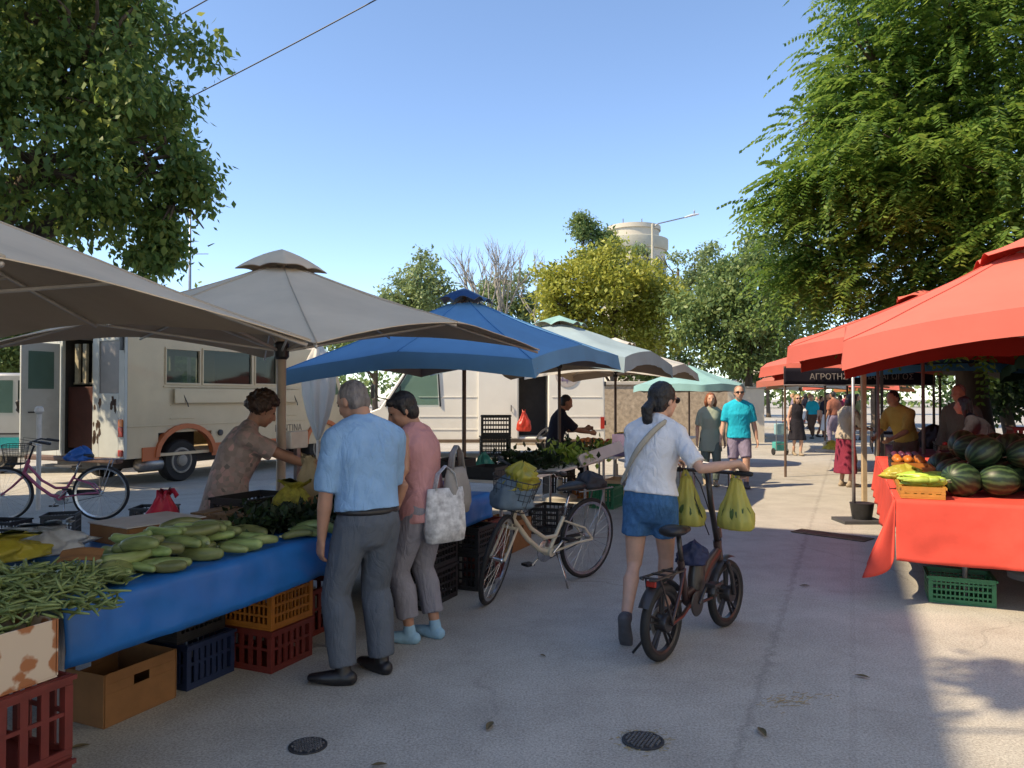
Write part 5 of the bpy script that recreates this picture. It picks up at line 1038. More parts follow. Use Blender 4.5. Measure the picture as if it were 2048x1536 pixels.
for x in(.1,-.02,-.14): m.box((x,0,.508),(.03,.1,.008))
m.build('rack',eb,t,smooth=30)
m=MB(); m.lathe([(.02,-.01),(.075,-.006),(.08,0),(.075,.006),(.02,.01)],26,bbx+V((0,-.05,0)),MY); m.tube([bbx+V((0,-.065,0)),bbx+V((.09,-.075,.11))],.009,8); m.tube([bbx+V((0,.065,0)),bbx+V((-.09,.075,-.11))],.009,8); ck=m.build('crank',eb,t,smooth=35)
MB().box(bbx+V((.09,-.115,.11)),(.09,.07,.02)).build('pedal',eb,ck,bevel=.004); MB().box(bbx+V((-.09,.115,-.11)),(.09,.07,.02)).build('pedal',eb,ck,bevel=.004)
MB().tube([V((.03,.07,.21)),V((-.0,.12,.1)),V((-.03,.18,.015))],.008,8).build('kickstand',eb,t,smooth=True)
MB().box((-.12,0,.47),(.02,.06,.035)).build('rear_reflector',lightred,t,bevel=.005)
bm1=pm('film_yellow_carrier',(.72,.66,.16),.28,.12,9,1.0,30,trans=.5,spec=.5,stretch=(1,1,.18))
def carrier(label,p,sd):
    b=MB(); n=30; rs=[]
    for f,w,d in((0,.07,.04),(.015,.105,.065),(.06,.125,.08),(.2,.13,.085),(.34,.122,.08),(.48,.105,.066),(.6,.088,.052),(.72,.07,.04),(.84,.055,.028),(.93,.045,.018),(1,.036,.008)):
        rs.append([V((w*(1+.13*noise.noise(V((math.cos(a)*2+sd,math.sin(a)*2,f*3)))+-.30*(.25+f)*abs(math.sin(4.5*a+sd+1.5*noise.noise(V((a,f*2,sd)))))+.16*noise.noise(V((math.cos(a)*4,math.sin(a)*4+sd,f*5)))+.05*math.sin(19*a+3*f))*math.cos(a),d*(1+.13*noise.noise(V((math.cos(a)*2+sd,math.sin(a)*2,f*3)))+-.30*(.25+f)*abs(math.sin(4.5*a+sd+1.5*noise.noise(V((a,f*2,sd)))))+.16*noise.noise(V((math.cos(a)*4,math.sin(a)*4+sd,f*5)))+.05*math.sin(19*a+3*f))*math.sin(a),-.34+.33*f)) for a in [2*PI*k/44 for k in range(44)]])
    b.rings(rs); o=b.build('carrier_bag',bm1,loc=p,rz=erz+PI/2,smooth=True,label=label,cat='bag',group='yellow carrier bags on the electric bicycle')
    for s in(-1,1): MB().tube([(s*.025,.004,-.03),(s*.018,.008,.0),(.0,.014,.028)],(.012,.002),6,side=(1,0,0)).build('handle',bm1,o,smooth=True)
    fill=MB().ell((0,0,-.25),(.11,.07,.09),14,10).build('greens_inside',pm('bag_greens',(.06,.10,.02),.6,.3,20),o,smooth=True)
carrier('yellow see through carrier bag hanging from the right handlebar end',ME@(hc_+V((-.01,-.2,-.02))),1.3); carrier('yellow see through carrier bag hanging from the left handlebar end, nearer the woman',ME@(hc_+V((-.005,.15,-.03))),4.1)
# ------------------------------------------------------------------ the people
def fab(nm,c,var=.12,sc=6,bump=.25,bs=140):
    k='fabric_'+nm
    if k in _mc: return _mc[k]
    m=pm(k,c,.9,var,sc,bump,bs,spec=.2); nt=m.node_tree; N=nt.nodes.new; L=nt.links.new; b=nt.nodes['Principled BSDF']
    tc=N('ShaderNodeTexCoord'); mp=N('ShaderNodeMapping'); mp.inputs['Rotation'].default_value=(.5,.35,.2); mp.inputs['Scale'].default_value=(1.3,1.3,.55); L(tc.outputs['Object'],mp.inputs[0])
    n=N('ShaderNodeTexNoise'); n.inputs['Scale'].default_value=7; n.inputs['Detail'].default_value=2.5; n.inputs['Distortion'].default_value=1.4; L(mp.outputs[0],n.inputs['Vector'])
    a=N('ShaderNodeMath'); a.operation='SUBTRACT'; a.inputs[1].default_value=.5; L(n.outputs['Fac'],a.inputs[0]); ab=N('ShaderNodeMath'); ab.operation='ABSOLUTE'; L(a.outputs[0],ab.inputs[0])
    bp=N('ShaderNodeBump'); bp.inputs['Strength'].default_value=.55; bp.inputs['Distance'].default_value=.05; L(ab.outputs[0],bp.inputs['Height']); old=b.inputs['Normal'].links[0].from_socket; L(old,bp.inputs['Normal']); L(bp.outputs[0],b.inputs['Normal']); return m
F_blue=fab('sky_blue',(.24,.40,.62)); F_grey=fab('grey_blue',(.10,.115,.14)); F_lgrey=fab('light_grey',(.24,.235,.27)); F_pink=fab('dusty_pink',(.50,.26,.26)); F_white=fab('white',(.66,.67,.7),.05); F_denim=fab('denim',(.05,.13,.27),.25,25); F_navy=fab('navy',(.02,.02,.035)); F_cyan=fab('cyan',(.02,.42,.58)); F_lav=fab('lavender_grey',(.22,.19,.27)); F_black=fab('black',(.022,.02,.026)); F_yel=fab('ochre',(.36,.24,.06)); F_sand=fab('sand',(.42,.36,.29)); F_wine=fab('wine',(.22,.03,.06)); F_brown=fab('brown',(.12,.07,.05))
def floral():
    m,nt,b=nodes('fabric_floral'); N=nt.nodes.new; L=nt.links.new; tc=N('ShaderNodeTexCoord'); v=N('ShaderNodeTexVoronoi'); v.inputs['Scale'].default_value=30; v.inputs['Randomness'].default_value=1; L(tc.outputs['Object'],v.inputs['Vector'])
    r=N('ShaderNodeValToRGB'); e=r.color_ramp.elements; e[0].color=(.14,.13,.12,1); e[1].color=(.60,.36,.33,1); x=e.new(.35); x.color=(.40,.31,.28,1); x=e.new(.6); x.color=(.27,.22,.2,1); L(v.outputs['Color'],r.inputs[0]); L(r.outputs[0],b.inputs['Base Color']); b.inputs['Roughness'].default_value=.9; return m
def stripes(nm,a,c,n=26):
    m,nt,b=nodes(nm); N=nt.nodes.new; L=nt.links.new; tc=N('ShaderNodeTexCoord'); w=N('ShaderNodeTexWave'); w.bands_direction='Z'; w.inputs['Scale'].default_value=n; w.inputs['Distortion'].default_value=.6; L(tc.outputs['Object'],w.inputs['Vector'])
    r=N('ShaderNodeValToRGB'); e=r.color_ramp.elements; e[0].position=.45; e[1].position=.55; e[0].color=(*a,1); e[1].color=(*c,1); L(w.outputs['Fac'],r.inputs[0]); L(r.outputs[0],b.inputs['Base Color']); b.inputs['Roughness'].default_value=.9; return m
H_black=pm('hair_black',(.012,.011,.012),.45,.45,40,.9,110,stretch=(1,1,.14)); H_brown=pm('hair_brown',(.045,.022,.012),.5,.45,40,.9,110,stretch=(1,1,.3)); H_grey=pm('hair_grey',(.17,.15,.14),.6,.45,40,.9,110,stretch=(1,1,.14)); H_red=pm('hair_auburn',(.22,.07,.025),.5,.45,40,.9,110,stretch=(1,1,.14)); H_blond=pm('hair_blond',(.3,.19,.08),.5,.3,40)
S_blk=pm('shoe_black',(.015,.014,.016),.4,.2,20); S_blue=pm('shoe_blue',(.25,.42,.55),.7,.15,20); S_grey=pm('shoe_grey',(.07,.07,.08),.7,.2,20); S_sand=pm('shoe_sand',(.3,.24,.17),.7,.2,20)
# man in blue
mb_=person('elderly man in a sky blue polo shirt and grey trousers at the blue table',(-.80,4.28,0),R(30),1.66,False,skin_tan,lean=.1,side=-.02,tw=.1,pel=(0,-.0,.525),head=(.42,.42),
  feet=[(-.14,-.02,.0,0,1.0),(.1,.04,0,0,.35)],hands=[('l',-.25,.06,.72),('l',.2,.26,.8)],elbow=[V((-.6,-.6,-.2)),V((.6,-.7,-.3))],hcurl=(.55,.6),
  top=dict(mat=F_blue,sleeve=.98,fit=.026,sfit=.021,low=.004,i0=2,fold=.010,fx=7,fz=6,collar=True),bottom=dict(mat=F_grey,fit=.016,flare=.014,belt=S_blk,fold=.008,fx=7,fz=5,upto=1.97),shoes=S_blk,hair=dict(style='short',mat=H_grey,amp=.003),fat=1.03)
# woman in pink top, in front of him
pk=person('dark haired woman in a dusty pink sleeveless top and light grey trousers',(-.565,4.93,0),R(62),1.60,True,skin_tan,lean=.14,tw=.0,head=(.7,.45),
  feet=[(-.08,.05,0,0,.25),(.09,-.03,0,0,-.1)],hands=[('l',-.25,.07,.80),('l',.1,.32,.88)],elbow=[V((-.5,-.9,-.1)),V((.7,-.6,-.2))],
  top=dict(mat=F_pink,sleeve=0,fit=.019,low=.09,i0=2,fold=.007),bottom=dict(mat=F_lgrey,fit=.013,upto=1.78,flare=.012,fold=.008),shoes=S_blue,hair=dict(style='crop',mat=H_black,amp=.004))
# shopping bags on her arm
pw=pk['W']@pk['arms'][1][1]
def tote(label,p,rz,w,h,mat,seed,d=.07):
    o=empty('tote_bag',p,rz,label,'bag')
    m=MB(); m.rings([[V((w/2*(k)*(1+.08*noise.noise(V((math.cos(a)*2+seed,math.sin(a)*2,f*2))))*math.copysign(abs(math.cos(a))**.6,math.cos(a)),d*q*(1+.3*noise.noise(V((math.cos(a)*3+seed,math.sin(a)*3,f*3))))*math.sin(a),-h+h*f)) for a in [2*PI*j/36 for j in range(36)]] for f,k,q in((0,.8,.4),(.03,.92,.8),(.25,1,1),(.55,1,.8),(.85,.95,.45),(1,.9,.22))]); m.build('pouch',mat,o,smooth=True)
    for s in(-1,1): MB().tube([(-w*.28,s*.012,-.01),(-w*.2,s*.01,.09),(0,s*.006,.14),(w*.2,s*.01,.09),(w*.28,s*.012,-.01)],(.014,.003),6,side=(0,1,0)).build('strap',mat,o,smooth=True)
    return o
tote('pale printed cloth tote bag hanging from the arm of the woman in pink',(-.42,4.86,.98),R(40),.3,.34,pm('tote_print',(.44,.44,.45),.8,.3,22,.3,30,col2=(.58,.58,.58)),2); tote('grey cloth shoulder bag behind the woman in pink',(-.36,4.98,1.1),R(65),.26,.3,pm('tote_grey',(.25,.235,.22),.85,.25,5,.25,20),5)
# vendor
vd=person('curly haired woman vendor in a floral blouse bending over the greens behind the blue table',(-1.98,5.5,0),R(-64),1.62,True,skin_olive,lean=.34,side=.0,tw=-.15,pel=(0,-.06,.52),head=(.1,.42),
  feet=[(-.1,.0,0,0,.1),(.1,.02,0,0,-.1)],hands=[('l',-.06,.62,1.03),('l',.12,.58,1.02)],elbow=[V((-.7,.1,-.8)),V((.7,.1,-.8))],hcurl=(.7,.7),
  top=dict(mat=floral(),sleeve=.8,fit=.026,sfit=.024,low=.10,lowex=.01,i0=1,fold=.008),bottom=dict(mat=F_black,fit=.016),shoes=S_blk,hair=dict(style='curly',mat=H_brown,amp=.008),fat=1.12)
# woman in white with the electric bicycle
WB=V((.90,5.02,0))
hl=ME@(hc_+V((-.025,.262,.012))); hr=ME@(hc_+V((-.02,-.275,.014)))
Ww=Matrix.Translation(WB)@Matrix.Rotation(R(-26),4,'Z'); Wi_=Ww.inverted()
wr=Wi_@(hr+V((-.055,-.02,.055))); wl=Wi_@(hl+V((-.03,-.07,.03)))
wg=person('dark haired woman in a white T shirt and denim shorts pushing the folding electric bicycle',WB,R(-26),1.62,True,skin_fair,lean=.16,side=.05,tw=-.12,pel=(0,-.0,.54),head=(-.5,.1),
  feet=[(-.09,-.24,.085,1.2,.1),(.03,.27,0,-.05,-.05)],hands=[('l',wl.x,wl.y,wl.z),('l',wr.x,wr.y,wr.z)],elbow=[V((-.7,-.5,-.3)),V((.55,-.3,-.6))],hcurl=(1.0,1.0),handdir=[None,V((.25,.75,-.55))],palm=[V((0,0,-1)),V((-.2,-.35,-.9))],
  top=dict(mat=F_white,sleeve=.85,fit=.025,sfit=.017,low=.012,lowex=.006,i0=2,fold=.010,fx=6,fz=8),bottom=dict(kind='shorts',mat=F_denim,fit=.017,upto=.52,flare=.035,fold=.004),shoes=S_grey,hair=dict(style='ponytail',mat=H_black,amp=.004),glasses=True,voxel=.008)
def strap(pd,label,mat,mir=1):
    # band from one shoulder across the back to the other hip
    h=pd['h']; c0=pd['nb']; lat,fwd,u=pd['lat'],pd['fwd'],pd['u']; pc=pd['pc']; pts=[]
    a=c0+lat*.055*h*mir-u*.0*h; b=pc-lat*.115*h*mir+u*.06*h
    back=-fwd
    P=[]
    for k in range(13):
        t=k/12; p=lerp_(a,b,t); P.append(p+back*(.052+.052*math.sin(PI*min(1,t*1.15+.0))**.7)*h*(1 if t<.95 else .9))
    Q=[]
    for k in range(13):
        t=k/12; p=lerp_(b,a,t); Q.append(p-back*(.05+.05*math.sin(PI*t)**.7)*h)
    m=MB(); m.tube(P+Q,(.019,.003),6,side=None,loop=True)
    return m.build('shoulder_strap',mat,pd['body'],smooth=True)
o=strap(wg,'',pm('strap_beige',(.36,.33,.27),.8,.1,20))
# walking couple
person('woman with auburn hair in a pale green striped top walking beside the man in cyan',(PX(1420,13.6),13.6,0),R(176),1.62,True,skin_fair,lean=.02,feet=[(-.07,.12,0,0,0),(.07,-.12,.03,.3,0)],top=dict(mat=stripes('fabric_stripes',(.42,.46,.36),(.18,.22,.18),22),sleeve=.85,fit=.022,low=.14,lowex=.02,i0=1),bottom=dict(mat=fab('grey_green',(.12,.15,.13)),fit=.02),shoes=S_sand,hair=dict(style='bob',mat=H_red),voxel=.012)
person('balding man in a bright cyan T shirt and lavender grey shorts walking towards the camera',(PX(1477,13.3),13.3,0),R(172),1.74,False,skin_fair,lean=.02,feet=[(-.1,.16,0,0,0),(.09,-.16,.04,.4,0)],hands=[('l',-.3,.02,.82),('l',.31,.06,.83)],top=dict(mat=F_cyan,sleeve=.85,fit=.028,sfit=.02,low=.02,i0=1),bottom=dict(kind='shorts',mat=F_lav,fit=.02,upto=.95,flare=.02),shoes=S_grey,hair=dict(style='bald_short',mat=pm('hair_cropped',(.30,.18,.12),.7,.2,40),amp=.002),glasses=True,voxel=.012,fat=1.08)
dw=person('woman in a dark sleeveless dress pulling a teal shopping trolley',(PX(1593,20.6),20.6,0),R(180),1.62,True,skin_fair,feet=[(-.06,.1,0,0,0),(.06,-.08,.02,.2,0)],hands=[('l',.42,-.05,.85),None],top=dict(mat=F_black,sleeve=0,fit=.016,i0=1),bottom=dict(kind='skirt',mat=F_black,fit=.016,len=.27,flare=.9),shoes=S_sand,hair=dict(style='bob',mat=H_blond),glasses=True,voxel=.014)
# trolley
t=empty('shopping_trolley',(PX(1563,20.6),20.6,0),R(10),'small teal two wheeled shopping trolley beside the woman in the dark dress','trolley'); m=MB(); m.tube([(-.16,0,.12),(-.16,0,.95),(.16,0,.95),(.16,0,.12)],.012,6); m.tube([(-.16,0,.3),(.16,0,.3)],.01,6); m.build('frame',steel,t); MB().bx(-.17,.17,.02,.22,.12,.36).build('basket',P_teal,t,bevel=.02); MB().bx(-.15,.15,.02,.16,.55,.85).build('cool_bag',pm('pale_teal',(.25,.42,.45),.7,.15,8),t,bevel=.03)
for s in(-1,1): MB().lathe([(.09,-.015),(.1,0),(.09,.015)],18,(s*.19,.1,.1),Matrix.Rotation(PI/2,3,'Y')).build('wheel',rubber,t)
# seated man on crates
cx,cy=PX(1118,12.1),12.1
crate('black crate, the lower of two the seated man sits on',(cx,cy+.05,0),P_blk,.44,.36,.34,rz=.2); crate('black crate directly under the seated man',(cx,cy+.05,.343),P_blk,.44,.36,.34,rz=.15)
person('man in a dark shirt sitting on stacked crates behind the vegetable stall',(cx,cy,0),R(-78),1.74,False,skin_olive,lean=.22,pel=(0,-.08,.45),head=(0,.3),feet=[(-.13,.42,.28,0,0),(.12,.40,.28,0,0)],hands=[('l',-.1,.45,1.05),('l',.1,.48,1.0)],top=dict(mat=F_navy,sleeve=.9,fit=.022,i0=2),bottom=dict(mat=F_black,fit=.02),shoes=S_blk,hair=dict(style='short',mat=H_black),voxel=.012)
crate('orange crate in front of the man seated on crates',(cx+.42,cy-.05,0),P_or,.44,.4,.278,rz=.1)
# right hand stall keepers and shoppers
person('man in an ochre top bending over the dark stall behind the watermelons',(PX(1812,11.5),11.5,0),R(115),1.7,False,skin_olive,lean=.4,head=(0,.3),hands=[('l',-.15,.5,.95),('l',.15,.5,.95)],top=dict(mat=F_yel,sleeve=.95,fit=.024),bottom=dict(mat=F_brown,fit=.02),shoes=S_blk,hair=dict(style='short',mat=H_black),voxel=.014,eyes=False)
person('shopper in a sand coloured top and wine red skirt at the right hand stalls',(PX(1690,13.4),13.4,0),R(-70),1.62,True,skin_fair,lean=.15,head=(0,.3),hands=[('l',-.1,.42,1.0),('l',.15,.4,1.0)],top=dict(mat=F_sand,sleeve=.95,fit=.024,low=.06),bottom=dict(kind='skirt',mat=F_wine,fit=.02,len=.38,flare=.5),shoes=S_sand,hair=dict(style='bob',mat=H_brown),voxel=.014,eyes=False)
person('stall keeper in a grey shirt standing in the shade behind the watermelon table',(PX(1925,10.6),10.6,0),R(120),1.72,False,skin_olive,lean=.1,top=dict(mat=fab('dusty_grey',(.10,.095,.08)),sleeve=1.9,fit=.024),bottom=dict(mat=F_black,fit=.02),shoes=S_blk,hair=dict(style='short',mat=H_grey),voxel=.014,eyes=False)
person('person in black stooping at the right edge behind the watermelons',(PX(1985,9.6),9.6,0),R(60),1.62,True,skin_olive,lean=.55,hands=[('l',-.15,.5,.8),('l',.15,.5,.8)],top=dict(mat=F_black,sleeve=.95,fit=.024),bottom=dict(mat=F_navy,fit=.02),shoes=S_blk,hair=dict(style='bob',mat=H_black),voxel=.014,eyes=False)
# distant crowd: each figure differs
cr_=random.Random(12); tops=[F_navy,F_sand,F_pink,F_white,F_wine,F_brown,F_black,F_lav,fab('terracotta',(.3,.12,.08)),fab('olive',(.13,.14,.06)),F_cyan,F_lgrey]; tn=['navy','sand coloured','pink','white','wine red','brown','black','lavender','terracotta','olive','turquoise','light grey']
for k in range(22):
    Yc=[27,30,34,38,43,48,54,60,25,36,29,33,40,46,52,58,31,45,50,36,62,28][k]; px=[1655,1640,1668,1622,1688,1650,1672,1700,1668,1700,1625,1655,1612,1632,1690,1660,1683,1604,1715,1588,1640,1712][k]; i=k%12; q=(k*5+3)%12; fem=k%3==0
    person('%s shopper in a %s top and %s %s'%('nearer distant' if k<12 else 'farther distant',tn[i],tn[q],'skirt' if fem else 'trousers'),(PX(px,Yc),Yc,0),R(cr_.uniform(0,360)),cr_.uniform(1.58,1.78),fem,[skin_tan,skin_fair,skin_olive][k%3],feet=[(-.08,.1,0,0,0),(.08,-.1,.02,.2,0)],top=dict(mat=tops[i],sleeve=.9,fit=.024),bottom=dict(kind='skirt' if fem else 'trousers',mat=tops[q],fit=.02,len=.3),shoes=S_blk,hair=dict(style='bob' if fem else 'short',mat=[H_black,H_brown,H_grey,H_blond][k%4]),voxel=.03,eyes=False,group='distant shoppers down the street')
# ------------------------------------------------------------------ right hand row
red_sheet=pm('red_sheet',(.68,.085,.06),.8,.14,2.5,.6,6,trans=.12,spec=.2,dirt=.1)
trestle('long trestle table under the red sheet on the right',T(.02,.02),RZ,4.6,0,.775,wood) if False else None
# table: local x along the street, local y away from it (to the right, mirrored)
t=empty('market_table',T(0,0),RZ,'long wooden table under the red sheet holding the watermelons','table')
MB().bx(.02,4.7,-2.6,-.02,.745,.775).build('tabletop',wood,t)
for x in(.45,2.3,4.6):
    for y in(-.5,-2.4): MB().lathe([(.02,0),(.02,.744)],10,(x,y,0)).build('leg',steel,t)
t=empty('tablecloth',T(0,0),RZ,'bright red sheet draped over the front of the watermelon table','tablecloth')
def fz(x,y): return .004*noise.noise(V((x*3,y*3,4)))
MB().grid(lambda u,v:V((4.72*u,-2.62*v,.781+fz(u*4,v*3))),60,40).build('top_sheet',red_sheet,t,smooth=True,thick=.003)
def front(u,v):              # the side facing the camera
    y=-2.62*u; d=.44*v*(1+.04*math.sin(u*9)); fold=.5+.5*math.sin(u*26+1.5*noise.noise(V((u*4,0,1)))); flare=.03*v*max(0,1-u*9)
    return V((-.006-(.03+.03*noise.noise(V((u*5,0,9))))*v*fold**2-.02*v-.015*noise.noise(V((u*14,v*4,2)))*v-flare,y+.0,.785-d-.0*u))
MB().grid(front,130,16).build('front_drop',red_sheet,t,smooth=True,thick=.003)
def streets(u,v):
    x=4.72*u; d=.43*v+.02*v*max(0,1-u*9); fold=.5+.5*math.sin(u*40+2*noise.noise(V((u*7,0,3)))); fl=.03*v*v*max(0,1-u*10)
    return V((x-.02*v*max(0,1-u*12),.006+.04*v*fold**2+.02*v+fl,.785-d))
MB().grid(streets,150,16).build('street_drop',red_sheet,t,smooth=True,thick=.003)
c=MB()  # loose corner of the sheet, falling in folds
def cornerf(u,v):
    a=PI/2*u; dr=(.43+.17*math.sin(PI*u)**.8); r=.012+v*(.15+.05*math.sin(PI*u)+.06*math.sin(u*4*PI+.6)+.02*noise.noise(V((u*5,v*2,1))))*(.14+.86*math.sin(PI*u)**.6)
    return V((-r*math.sin(a)*.9-.012*v,.012*v+r*math.cos(a)*1.25,.786-dr*v*(1-.06*v)))
c.grid(cornerf,36,18); c.build('loose_corner',red_sheet,t,smooth=True,thick=.003)
MB().lathe([(.001,0),(.022,.001),(.024,.004)],14,(-.075,-.92,.70),Matrix.Rotation(-PI/2,3,'Y')).build('hole',pm('dark_hole',(.02,.005,.005),.9,.1),t)
crate('green slotted crate under the front corner of the red table',T(.38,.45,0),P_grn,.36,.44,.2,'grid',nb=10)
crate('dark crate in the black shade under the red table',T(.6,1.6,0),P_blk,.5,.6,.34,'grid')
crate('dark red crate in the black shade under the red table',T(.9,2.2,0),P_red,.5,.36,.3)
def melon_mat():
    m,nt,b=nodes('watermelon_rind'); N=nt.nodes.new; L=nt.links.new; tc=N('ShaderNodeTexCoord'); sp=N('ShaderNodeSeparateXYZ'); L(tc.outputs['Object'],sp.inputs[0])
    at=N('ShaderNodeMath'); at.operation='ARCTAN2'; L(sp.outputs['Y'],at.inputs[0]); L(sp.outputs['Z'],at.inputs[1]); no=N('ShaderNodeTexNoise'); no.inputs['Scale'].default_value=16; no.inputs['Detail'].default_value=5; L(tc.outputs['Object'],no.inputs['Vector'])
    ma=N('ShaderNodeMath'); ma.operation='MULTIPLY_ADD'; ma.inputs[1].default_value=13; L(at.outputs[0],ma.inputs[0]); m2=N('ShaderNodeMath'); m2.operation='MULTIPLY'; m2.inputs[1].default_value=5.5; L(no.outputs['Fac'],m2.inputs[0]); L(m2.outputs[0],ma.inputs[2]); si=N('ShaderNodeMath'); si.operation='SINE'; L(ma.outputs[0],si.inputs[0])
    r=N('ShaderNodeValToRGB'); e=r.color_ramp.elements; e[0].position=.35; e[0].color=(.007,.022,.009,1); e[1].position=.85; e[1].color=(.04,.075,.028,1); mp=N('ShaderNodeMapRange'); mp.inputs[1].default_value=-1; L(si.outputs[0],mp.inputs[0]); L(mp.outputs[0],r.inputs[0]); L(r.outputs[0],b.inputs['Base Color']); b.inputs['Roughness'].default_value=.45; return m
mm=melon_mat()
m0=MB().ell((0,0,0),(.16,.135,.132),28,18).build('watermelon',mm,smooth=True); tag(m0,'dark striped watermelon in the heap on the red table','watermelon','watermelons heaped on the red table'); MB().cap([(.155,0,0),(.172,0,.003),(.185,.006,.012)],[.006,.005,.004],6).build('stalk',wood,m0,smooth=True)
mr_=random.Random(8); firstm=True
rows=[]
for i in range(6):
    for j in range(8): rows.append((.45+.31*i,.46+.285*j+.1*(i%2),.785+.13))
for i in range(5):
    for j in range(7): rows.append((.62+.31*i,.64+.285*j+.1*(i%2),.785+.13+.2))
for i in range(2):
    for j in range(3): rows.append((1.6+.31*i,1.3+.285*j,.785+.13+.4))
k=0
for a,b_,z in rows:
    if a<.6 and b_<.4: continue
    p=T(a+mr_.uniform(-.02,.02),b_+mr_.uniform(-.02,.02),z); e=(mr_.uniform(0,6.28),mr_.uniform(-.6,.6),mr_.uniform(0,6.28)); s=mr_.uniform(.78,1.0)
    if firstm: m0.location=p; m0.rotation_euler=e; firstm=False
    else: dup(m0,p,e,None,None,s)
# yellow crate of light green peppers
cp=T(.42,.19,.787); cy_=crate('low amber crate heaped with light green peppers at the corner of the red table',cp,pl('amber',(.42,.2,.03)),.62,.3,.09,'slat',nb=9)
pep=pm('pepper_skin',(.30,.44,.05),.3,.2,14,col2=(.42,.55,.09),ov=.2); p0=None
for k in range(46):
    a=T(.42+mr_.uniform(-.25,.25),.19+mr_.uniform(-.09,.09),.787+.10+.015*(k//16)+mr_.uniform(0,.02)); e=(mr_.uniform(0,6),mr_.uniform(-.2,.2),RZ+PI/2+mr_.gauss(0,.25))
    if p0 is None:
        p0=MB().cap([(-.075,0,0),(-.03,.004,0),(.03,.006,0),(.08,0,.0)],[.026,.028,.019,.007],12).build('pepper',pep,loc=a,smooth=True); p0.rotation_euler=e; tag(p0,'light green long pepper in the low amber crate','pepper','light green peppers in the amber crate'); MB().cap([(-.095,0,0),(-.125,.006,.004)],[.006,.004],6).build('stem',zend,p0,smooth=True)
    else: dup(p0,a,e)
bag('bright yellow plastic lining crumpled over the pepper crate edge',T(.75,.1,.87),.2,.32,.12,B_yel,41,RZ,False,wr=.35)
crate('orange crate behind the peppers on the red table',T(1.3,.2,.787),P_or,.5,.3,.16,'grid',nb=12)
carton('low dark red carton behind the watermelons on the red table',T(2.7,.8,.787),.6,.5,.2,mat=pm('wine_carton',(.12,.02,.02),.7,.2,6),hole=False)
# banner over the stalls, facing the camera
Yb=15; xb0,xb1=PX(1568,Yb),PX(1872,Yb); zb0,zb1=ZP(769,Yb),ZP(748,Yb)
t=empty('stall_banner',((xb0+xb1)/2,Yb,0),0,'long dark navy banner with pale lettering hung across the right hand stalls','banner'); w_=(xb1-xb0)/2
MB().grid(lambda u,v:V((w_*(2*u-1),.02*math.sin(u*14),zb0+(zb1+.12-zb0)*v)),60,4).build('cloth',navy_c,t,smooth=True,thick=.004)
MB().tube([(-w_,0,zb0-.012),(w_,0,zb0-.012)],.012,8).build('hem',pm('pale_hem',(.3,.27,.28),.6,.1),t)
for q,w in((-.62,'ΑΓΡΟΤΗΣ'),(.55,'ΠΑΡΑΓΩΓΟΣ')): text_mesh('word',w,.16,pm('pale_lettering',(.3,.26,.25),.6,.1),t,Matrix.Translation((q,-.04,(zb0+zb1)/2+.045))@Matrix.Rotation(PI/2,4,'X'),.003)
for s in(-1,1): MB().lathe([(.025,0),(.025,zb1+.15)],10,(s*w_*.98,.03,0)).build('pole',brown_pole,t)
# further parasols down the street
far=[(PX(1650,22),22,1.7,1.98,2.5,'light_red',cloth('faded_red_canvas',(.62,.22,.16),.35),'faded light red parasol under the navy banner'),(PX(1600,30),30,1.7,2.0,2.55,'w',white_c,'white parasol near the far crowd on the left of the street'),(PX(1700,33),33,1.8,2.0,2.55,'r',red_c,'small looking red parasol far down the street'),(PX(1518,30),30,1.5,1.95,2.6,'w',white_c,'bright white tent top beyond the man in cyan'),(PX(1565,38),38,1.6,2,2.6,'w2',beige,'beige parasol farthest along the left side'),(PX(1880,14.5),14.5,1.5,2.05,2.55,'bl',cloth('light_blue_canvas',(.12,.34,.62),.3),'light blue parasol behind the watermelons'),(PX(1745,44),44,2,2.0,2.6,'o',cloth('orange_canvas',(.6,.25,.1),.3),'orange parasol at the far right of the street')]
for x,y,a,zc,za,_,m_,lab in far: parasol(lab,(x,y),a,zc,za,m_,tan_in,valance=.16,polem=brown_pole,strut=False)
for (x,y,lab,p0_,p1_) in((PX(1706,9.6),9.6,'thin steel pole with a dark weight bucket at its foot beside the red table',0,2.25),(PX(1756,10.2),10.2,'dark brown stall pole behind the orange crate',0,2.3)):
    t=empty('stall_pole',(x,y,0),0,lab,'pole'); MB().lathe([(.022,0.0),(.02,p1_)],10).build('pole',steel if 'steel' in lab else brown_pole,t,smooth=True)
    if 'bucket' in lab: MB().lathe([(.11,.01),(.14,.22),(.145,.24),(.13,.24)],20,(.1,0,0)).build('weight_bucket',black_plastic,t,smooth=30); MB().box((.05,0,.02),(.5,.4,.04)).build('foot_plate',dgrey,t)
t=empty('stall_pole',(PX(1727,11.2),11.2,0),0,'pale square wooden stall pole in front of the right hand stalls','pole'); MB().box((0,0,1.15),(.06,.06,2.3)).build('pole',pm('pale_wood',(.42,.32,.2),.8,.2,4),t)
def rstall(label,clabel,tt,nn,L,D,mat,drop,h=.75):
    trestle(label,T(tt,nn+D),RZ,L,D,h-.006,wood)
    o=empty('tablecloth',T(tt,nn+D),RZ,clabel,'tablecloth'); MB().grid(lambda u,v:V((L*u,D*v+.01,h+.004*noise.noise(V((u*9,v*4,2))))),30,10).build('top_sheet',mat,o,smooth=True,thick=.003)
    MB().grid(lambda u,v:V((L*u,D+.016+.03*v*(.5+.5*math.sin(u*L*9)),h+.004-drop*v)),60,6).build('street_drop',mat,o,smooth=True,thick=.003); MB().grid(lambda u,v:V((-.008-.03*v*(.5+.5*math.sin(u*D*9)),D*u,h+.004-drop*v)),30,6).build('front_drop',mat,o,smooth=True,thick=.003)
